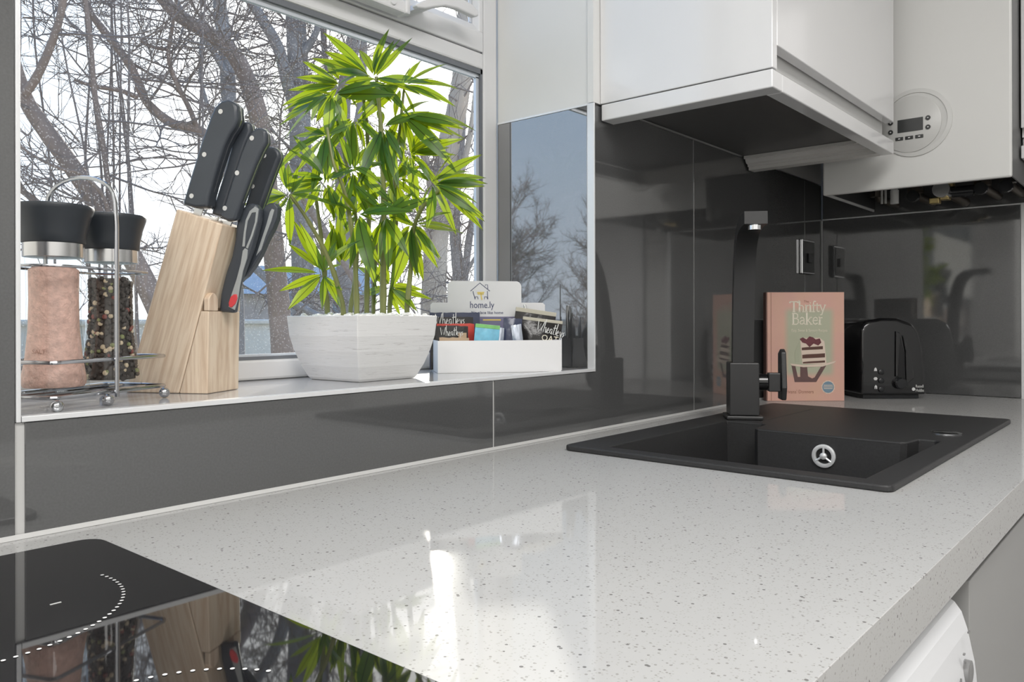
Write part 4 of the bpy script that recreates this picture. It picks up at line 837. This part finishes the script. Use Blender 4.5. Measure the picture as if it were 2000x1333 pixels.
# clusters: centre, then leaf tips (all read off the photograph), plus a few short ones filling in behind
CL = [((728, 152, 1.20), [(646, 56), (637, 95), (612, 108), (712, 84), (733, 96), (766, 82), (770, 76), (797, 78), (746, 64), (690, 168), (655, 130), (760, 190)]),
      ((788, 165, 1.25), [(860, 118), (891, 152), (882, 178), (850, 138), (868, 190), (815, 112), (770, 215), (812, 218)]),
      ((668, 165, 1.22), [(590, 156), (614, 150), (575, 172), (600, 120), (582, 196), (655, 205), (640, 110), (700, 200), (620, 210)]),
      ((650, 185, 1.17), [(552, 235), (541, 248), (574, 205), (560, 222), (588, 228), (600, 200), (640, 260), (622, 175)]),
      ((786, 225, 1.25), [(903, 262), (906, 212), (872, 246), (880, 228), (862, 268), (892, 240), (830, 270), (806, 288)]),
      ((640, 262, 1.15), [(580, 262), (633, 352), (596, 246), (605, 300), (640, 340), (690, 240), (628, 318), (660, 330)]),
      ((693, 230, 1.22), [(680, 300), (700, 320), (720, 290), (650, 260), (735, 260), (690, 330), (640, 290)]),
      ((748, 250, 1.20), [(760, 330), (730, 340), (785, 300), (800, 330), (720, 310), (752, 360), (775, 352)]),
      ((636, 352, 1.12), [(556, 345), (580, 268), (585, 290), (600, 405), (560, 362), (640, 430), (570, 330), (612, 420)]),
      ((566, 380, 1.09), [(514, 366), (522, 408), (541, 298), (557, 312), (520, 388), (548, 412), (590, 345), (604, 372), (580, 332)]),
      ((690, 330, 1.18), [(640, 400), (668, 420), (720, 400), (700, 420), (735, 330), (650, 350), (676, 260), (740, 390)]),
      ((800, 300, 1.26), [(850, 265), (835, 240), (870, 290), (845, 330), (826, 345), (780, 360), (882, 300), (895, 268)]),
      ((845, 358, 1.20), [(951, 326), (946, 340), (947, 432), (893, 442), (908, 312), (925, 372), (936, 356), (880, 300), (915, 398), (930, 408), (862, 420), (842, 432)]),
      ((700, 420, 1.16), [(652, 420), (660, 460), (690, 520), (730, 470), (742, 430), (760, 395), (710, 500), (676, 372)]),
      ((755, 420, 1.19), [(706, 512), (726, 532), (800, 425), (820, 432), (785, 470), (775, 395), (740, 505), (812, 400)]),
      ((806, 440, 1.22), [(730, 540), (826, 500), (835, 470), (770, 560), (800, 530), (850, 492), (848, 482), (770, 480), (822, 540)]),
      ((632, 535, 1.17), [(572, 480), (580, 436), (600, 455), (652, 440), (660, 562), (646, 470)]),
      ((668, 520, 1.24), [(655, 402), (652, 430), (668, 440), (690, 450), (645, 480), (702, 470), (640, 520)]),
      ((760, 560, 1.26), [(706, 560), (712, 575), (822, 565), (780, 612), (790, 600), (740, 530)]),
      ((770, 350, 1.27), [(730, 300), (815, 385), (830, 360), (790, 410), (745, 420), (820, 320)])]
for c, tips in CL:
    for u, v in tips: leaf((c[0] + RL_.uniform(-4, 4), c[1] + RL_.uniform(-4, 4), c[2]), (u, v, c[2] + RL_.uniform(-.05, .05)), RL_.uniform(.88, 1.25) * (1.1 if math.hypot(u - c[0], v - c[1]) < 80 else .9))
    for i in range(6):
        a = RL_.uniform(0, 2 * PI); L_ = RL_.uniform(75, 118)
        if c[2] < QMAX(c[0]) - .05: leaf(c, (c[0] + L_ * math.cos(a), min(592, c[1] + 18 + L_ * .75 * math.sin(a)), c[2] + RL_.uniform(-.06, .05)), RL_.uniform(.85, 1.15))
# ------------------------------------------------------------------ outside: ground, garden wall, house, bare trees
GZ = -1.15
gnd = MB().box((-60, .30, GZ - .3), (90, 120, GZ)).build('ground', 'ground'); struct(gnd)
gw = thing('garden_wall', 'long pale rendered garden wall behind the bare trees', 'wall', (4, 9.0, GZ))
MB().box((-16, -.12, 0), (22, .12, 1.30)).build('wall_face', 'render_cream', gw); MB().box((-16.1, -.17, 1.302), (22.1, .17, 1.37)).build('coping', 'render_cream', gw, bevel=.02)
hp = P(545, 625, 44)
hs_ = thing('house', 'distant pale house with slate roof seen between the branches', 'house', (hp.x, hp.y, GZ), -.5)
MB().box((-4.5, -4, 0), (4.5, 4, 2.7)).build('walls', 'house_brick', hs_)
MB().prism([(-4.4, 2.702), (4.4, 2.702), (0, 4.4)], -4.9, 4.9, 'x').build('roof', 'slate', hs_)
for x in (-3, 0, 3): MB().box((x - .6, -4.06, 1.2), (x + .6, -4.002, 2.4)).build('window', 'house_window', hs_)
MB().box((-3.6, -.5, 3.9), (-2.8, .5, 5.0)).build('chimney', 'house_brick', hs_)
RT_ = random.Random(21)
def limb(pts, q0, q1, w0, w1):            # trunk or bough: screen-read course turned into real points, real girth
    m = len(pts); out = []
    for i, (u, v) in enumerate(pts): out.append(P(u, v, q0 + (q1 - q0) * i / (m - 1)))
    c = curve3(out, 4); n = len(c); r = [((w0 + (w1 - w0) * i / (n - 1)) / 2 / CF * (q0 + (q1 - q0) * i / (n - 1))) * (1 + .10 * noise.noise((i * .9, q0 * 3, w0))) for i in range(n)]
    return c, r
def sunlit(p):                              # does the beam from this point fall through the window opening?
    t = (p.y - .23) / SUN.y; q = p - SUN * t; return -.02 < q.x < .93 and .10 < q.z < .74
def twig(mb, p, d, ln, r, lev, org=Vector((0, 0, 0))):
    pts = [p.copy()]; n = 6 if lev else 4; d = d.normalized(); kids = []
    for i in range(n):
        d = (d + Vector((RT_.uniform(-1, 1), RT_.uniform(-1, 1), RT_.uniform(-.8, 1.1))) * .15).normalized(); p = p + d * (ln / n)
        if sunlit(p + org): break
        pts.append(p.copy())
        if lev and i: kids.append((p.copy(), d.copy(), i))
    if len(pts) < 2: return
    mb.tube(pts, [r * (1 - .72 * i / n) for i in range(len(pts))], 3 if lev < 2 else 5)
    for q, dd, i in kids:
        for _ in range(1 if RT_.random() < .6 else 2):
            s_ = Vector((RT_.uniform(-1, 1), RT_.uniform(-1, 1), RT_.uniform(-.7, 1))); twig(mb, q, dd * .7 + s_ * .75, ln * RT_.uniform(.35, .62), r * .62, lev - 1, org)
def tree(label, mat, trunk, boughs, ntw=16, tl=.9, lev=2, group='bare trees outside the window'):
    c, r = limb(*trunk); root = Vector((c[0].x, c[0].y, GZ)); o = thing('tree', label, 'tree', root, 0, group)
    MB().tube([p - root for p in c], r, 12).build('trunk', mat, o, smooth=True); allp = [(p, r_) for p, r_ in zip(c, r)]
    for b in boughs:
        c2_, r2 = limb(*b); MB().tube([p - root for p in c2_], r2, 9).build('branch', mat, o, smooth=True); allp += list(zip(c2_, r2))
    mb = MB(); allp = [a for a in allp if a[0].z > -.3]
    for i in range(ntw):
        p, r_ = RT_.choice(allp); d = Vector((RT_.uniform(-1, 1), RT_.uniform(-1, 1), RT_.uniform(-.5, 1.1)))
        twig(mb, p - root, d, tl * RT_.uniform(.5, 1.2), min(r_ * .5, .010), lev, root)
    q = mb.build('twigs', 'twig_bark', o, recalc=False); q['kind'] = 'stuff'; return o
tree('brown tree leaning from lower right to upper left, forking behind the jars', 'bark_brown',
     ([(470, 1180), (400, 860), (310, 610), (245, 480), (190, 396), (130, 310), (78, 238), (48, 186), (20, 90), (0, -60)], 4.6, 4.4, 46, 24),
     [([(50, 182), (72, 152), (98, 95), (118, 35), (135, -60)], 4.4, 4.3, 18, 13), ([(215, 430), (200, 380), (158, 340), (120, 330), (60, 300), (0, 250)], 4.5, 4.2, 9, 5), ([(300, 590), (230, 470), (216, 390), (203, 290), (186, 180), (178, 80), (160, -60)], 4.5, 4.5, 13, 8),
      ([(150, 470), (90, 410), (40, 370), (-20, 330)], 4.6, 4.3, 16, 10)], 19, .8)
tree('brown tree with a long crooked bough crossing the left half of the window', 'bark_brown',
     ([(575, 1130), (560, 820), (545, 600), (528, 420), (512, 260), (492, 180), (468, 122), (440, 88), (400, 60), (350, 30), (312, -12), (270, -70)], 5.6, 5.4, 46, 22),
     [([(515, 300), (470, 300), (430, 285), (402, 262), (372, 248), (340, 242), (310, 222), (283, 192), (262, 140), (230, 92), (196, 50), (172, 12), (155, -60)], 5.5, 5.2, 22, 13), ([(270, 190), (232, 176), (182, 168), (146, 155)], 5.3, 5.1, 11, 6),
      ([(385, 250), (372, 215), (345, 160), (330, 110), (338, 50), (350, -30)], 5.4, 5.2, 11, 6), ([(328, 96), (300, 92), (274, 78)], 5.3, 5.2, 8, 6), ([(512, 250), (560, 330), (620, 430), (700, 560)], 5.5, 5.2, 20, 14)], 24, .95)
tree('grey upright trunk rising behind the knife handles', 'bark_grey',
     ([(470, 1100), (462, 700), (456, 420), (450, 240), (443, 110), (432, 20), (424, -70)], 6.6, 6.4, 34, 24), [([(446, 150), (420, 105), (395, 70), (350, 10), (330, -60)], 6.4, 6.2, 13, 8), ([(452, 300), (410, 215), (392, 140), (398, 40)], 6.4, 6.3, 9, 6)], 18, 1.1)
tree('thick grey trunk straight behind the left of the potted bamboo', 'bark_grey',
     ([(600, 1050), (594, 700), (590, 420), (587, 250), (583, 120), (578, 20), (572, -80)], 7.0, 6.9, 46, 36), [([(586, 240), (562, 160), (545, 95), (515, 40), (478, -20), (450, -80)], 6.9, 6.6, 26, 18), ([(582, 120), (620, 60), (640, -40)], 6.9, 6.8, 16, 11), ([(470, 500), (510, 534), (556, 578), (610, 612), (680, 650)], 6.4, 6.2, 17, 14)], 22, 1.2)
tree('grey trunk seen through the top of the bamboo', 'bark_grey',
     ([(690, 1050), (680, 700), (670, 420), (672, 200), (690, 90), (705, -60)], 7.6, 7.5, 34, 24), [([(672, 210), (640, 130), (632, 30), (640, -80)], 7.5, 7.4, 14, 9), ([(672, 300), (700, 235), (712, 110), (708, 10)], 7.5, 7.3, 18, 10)], 30, 1.2)
tree('wide tan trunk lit from behind between bamboo and window jamb', 'bark_tan',
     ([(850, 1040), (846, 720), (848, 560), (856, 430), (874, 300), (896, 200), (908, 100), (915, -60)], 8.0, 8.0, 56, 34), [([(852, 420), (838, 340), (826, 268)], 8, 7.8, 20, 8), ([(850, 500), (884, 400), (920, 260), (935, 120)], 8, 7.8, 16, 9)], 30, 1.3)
tree('slim grey forked tree nearest the right window jamb', 'bark_grey',
     ([(905, 1040), (902, 720), (898, 560), (890, 470), (890, 380), (902, 250), (905, 80)], 8.8, 8.8, 30, 16), [([(900, 620), (915, 480), (935, 350), (945, 200)], 8.8, 8.7, 16, 10), ([(898, 560), (930, 500), (960, 470)], 8.8, 8.6, 9, 5)], 34, 1.3)
# hazel-like thicket of thin upright stems
th_ = thing('shrub', 'thicket of thin upright bare stems at the left of the window', 'shrub', tuple(P(200, 700, 5.0).to_2d()) + (GZ,), 0)
for i in range(13):
    u0 = RT_.uniform(40, 430); q = RT_.uniform(4.4, 6.6); du = RT_.uniform(-60, 60); bw = RT_.uniform(-25, 25)
    c, r = limb([(u0, 1100), (u0 + bw, 600), (u0 + du * .5 + bw, 330), (u0 + du, 90), (u0 + du * 1.3, -80)], q, q, RT_.uniform(4.5, 8), RT_.uniform(2.5, 4))
    MB().tube([p - th_.location for p in c], r, 6).build('stem', 'twig_bark', th_, smooth=True)
mb = MB()
for i in range(26):
    p = P(RT_.uniform(30, 560), RT_.uniform(60, 640), RT_.uniform(4.4, 7)) - th_.location; twig(mb, p, Vector((RT_.uniform(-1, 1), RT_.uniform(-1, 1), RT_.uniform(-.6, 1))), RT_.uniform(.5, 1.0), .006, 2, th_.location)
mb.build('twigs', 'twig_bark', th_, recalc=False)['kind'] = 'stuff'
# trees mirrored in the window-reveal tile
def wtree(x, y, h, lean, label):
    root = Vector((x, y, GZ)); o = thing('tree', label, 'tree', root, 0, 'bare trees mirrored in the reveal tile'); rr = random.Random(int(x * 7 + y)); c = []
    for i in range(9): c.append(Vector((lean * i / 8 * h * .25 + .12 * noise.noise((i * .5, x, y)), .1 * noise.noise((y, i * .6, x)), h * .62 * i / 8)))
    MB().tube(c, [.085 * (1 - .75 * i / 8) for i in range(9)], 10).build('trunk', 'bark_grey', o, smooth=True); mb = MB()
    for i in range(26):
        p = c[rr.randrange(3, 9)]; twig(mb, p, Vector((rr.uniform(-1, 1), rr.uniform(-1, 1), rr.uniform(.3, 1.4))), h * rr.uniform(.2, .36), .013, 3, root)
    mb.build('twigs', 'twig_bark', o, recalc=False)['kind'] = 'stuff'
wtree(-9.0, 9.0, 3.9, .2, 'bare tree mirrored in the reveal tile, beyond its left half'); wtree(-12.5, 7.2, 4.2, -.3, 'bare tree mirrored in the reveal tile, beyond its right half'); wtree(-7.5, 5.4, 2.7, .1, 'low bare tree mirrored low in the reveal tile')
# ------------------------------------------------------------------ lettering becomes plain mesh
bpy.context.view_layer.update(); dg = bpy.context.evaluated_depsgraph_get()
for o in [o for o in COL.objects if o.type == 'FONT']:
    me = bpy.data.meshes.new_from_object(o.evaluated_get(dg)); nm = o.name; par, ml = o.parent, o.matrix_local.copy()
    o.name = 'old_' + nm; q = bpy.data.objects.new(nm, me); COL.objects.link(q); q.parent = par; q.matrix_local = ml; bpy.data.objects.remove(o)
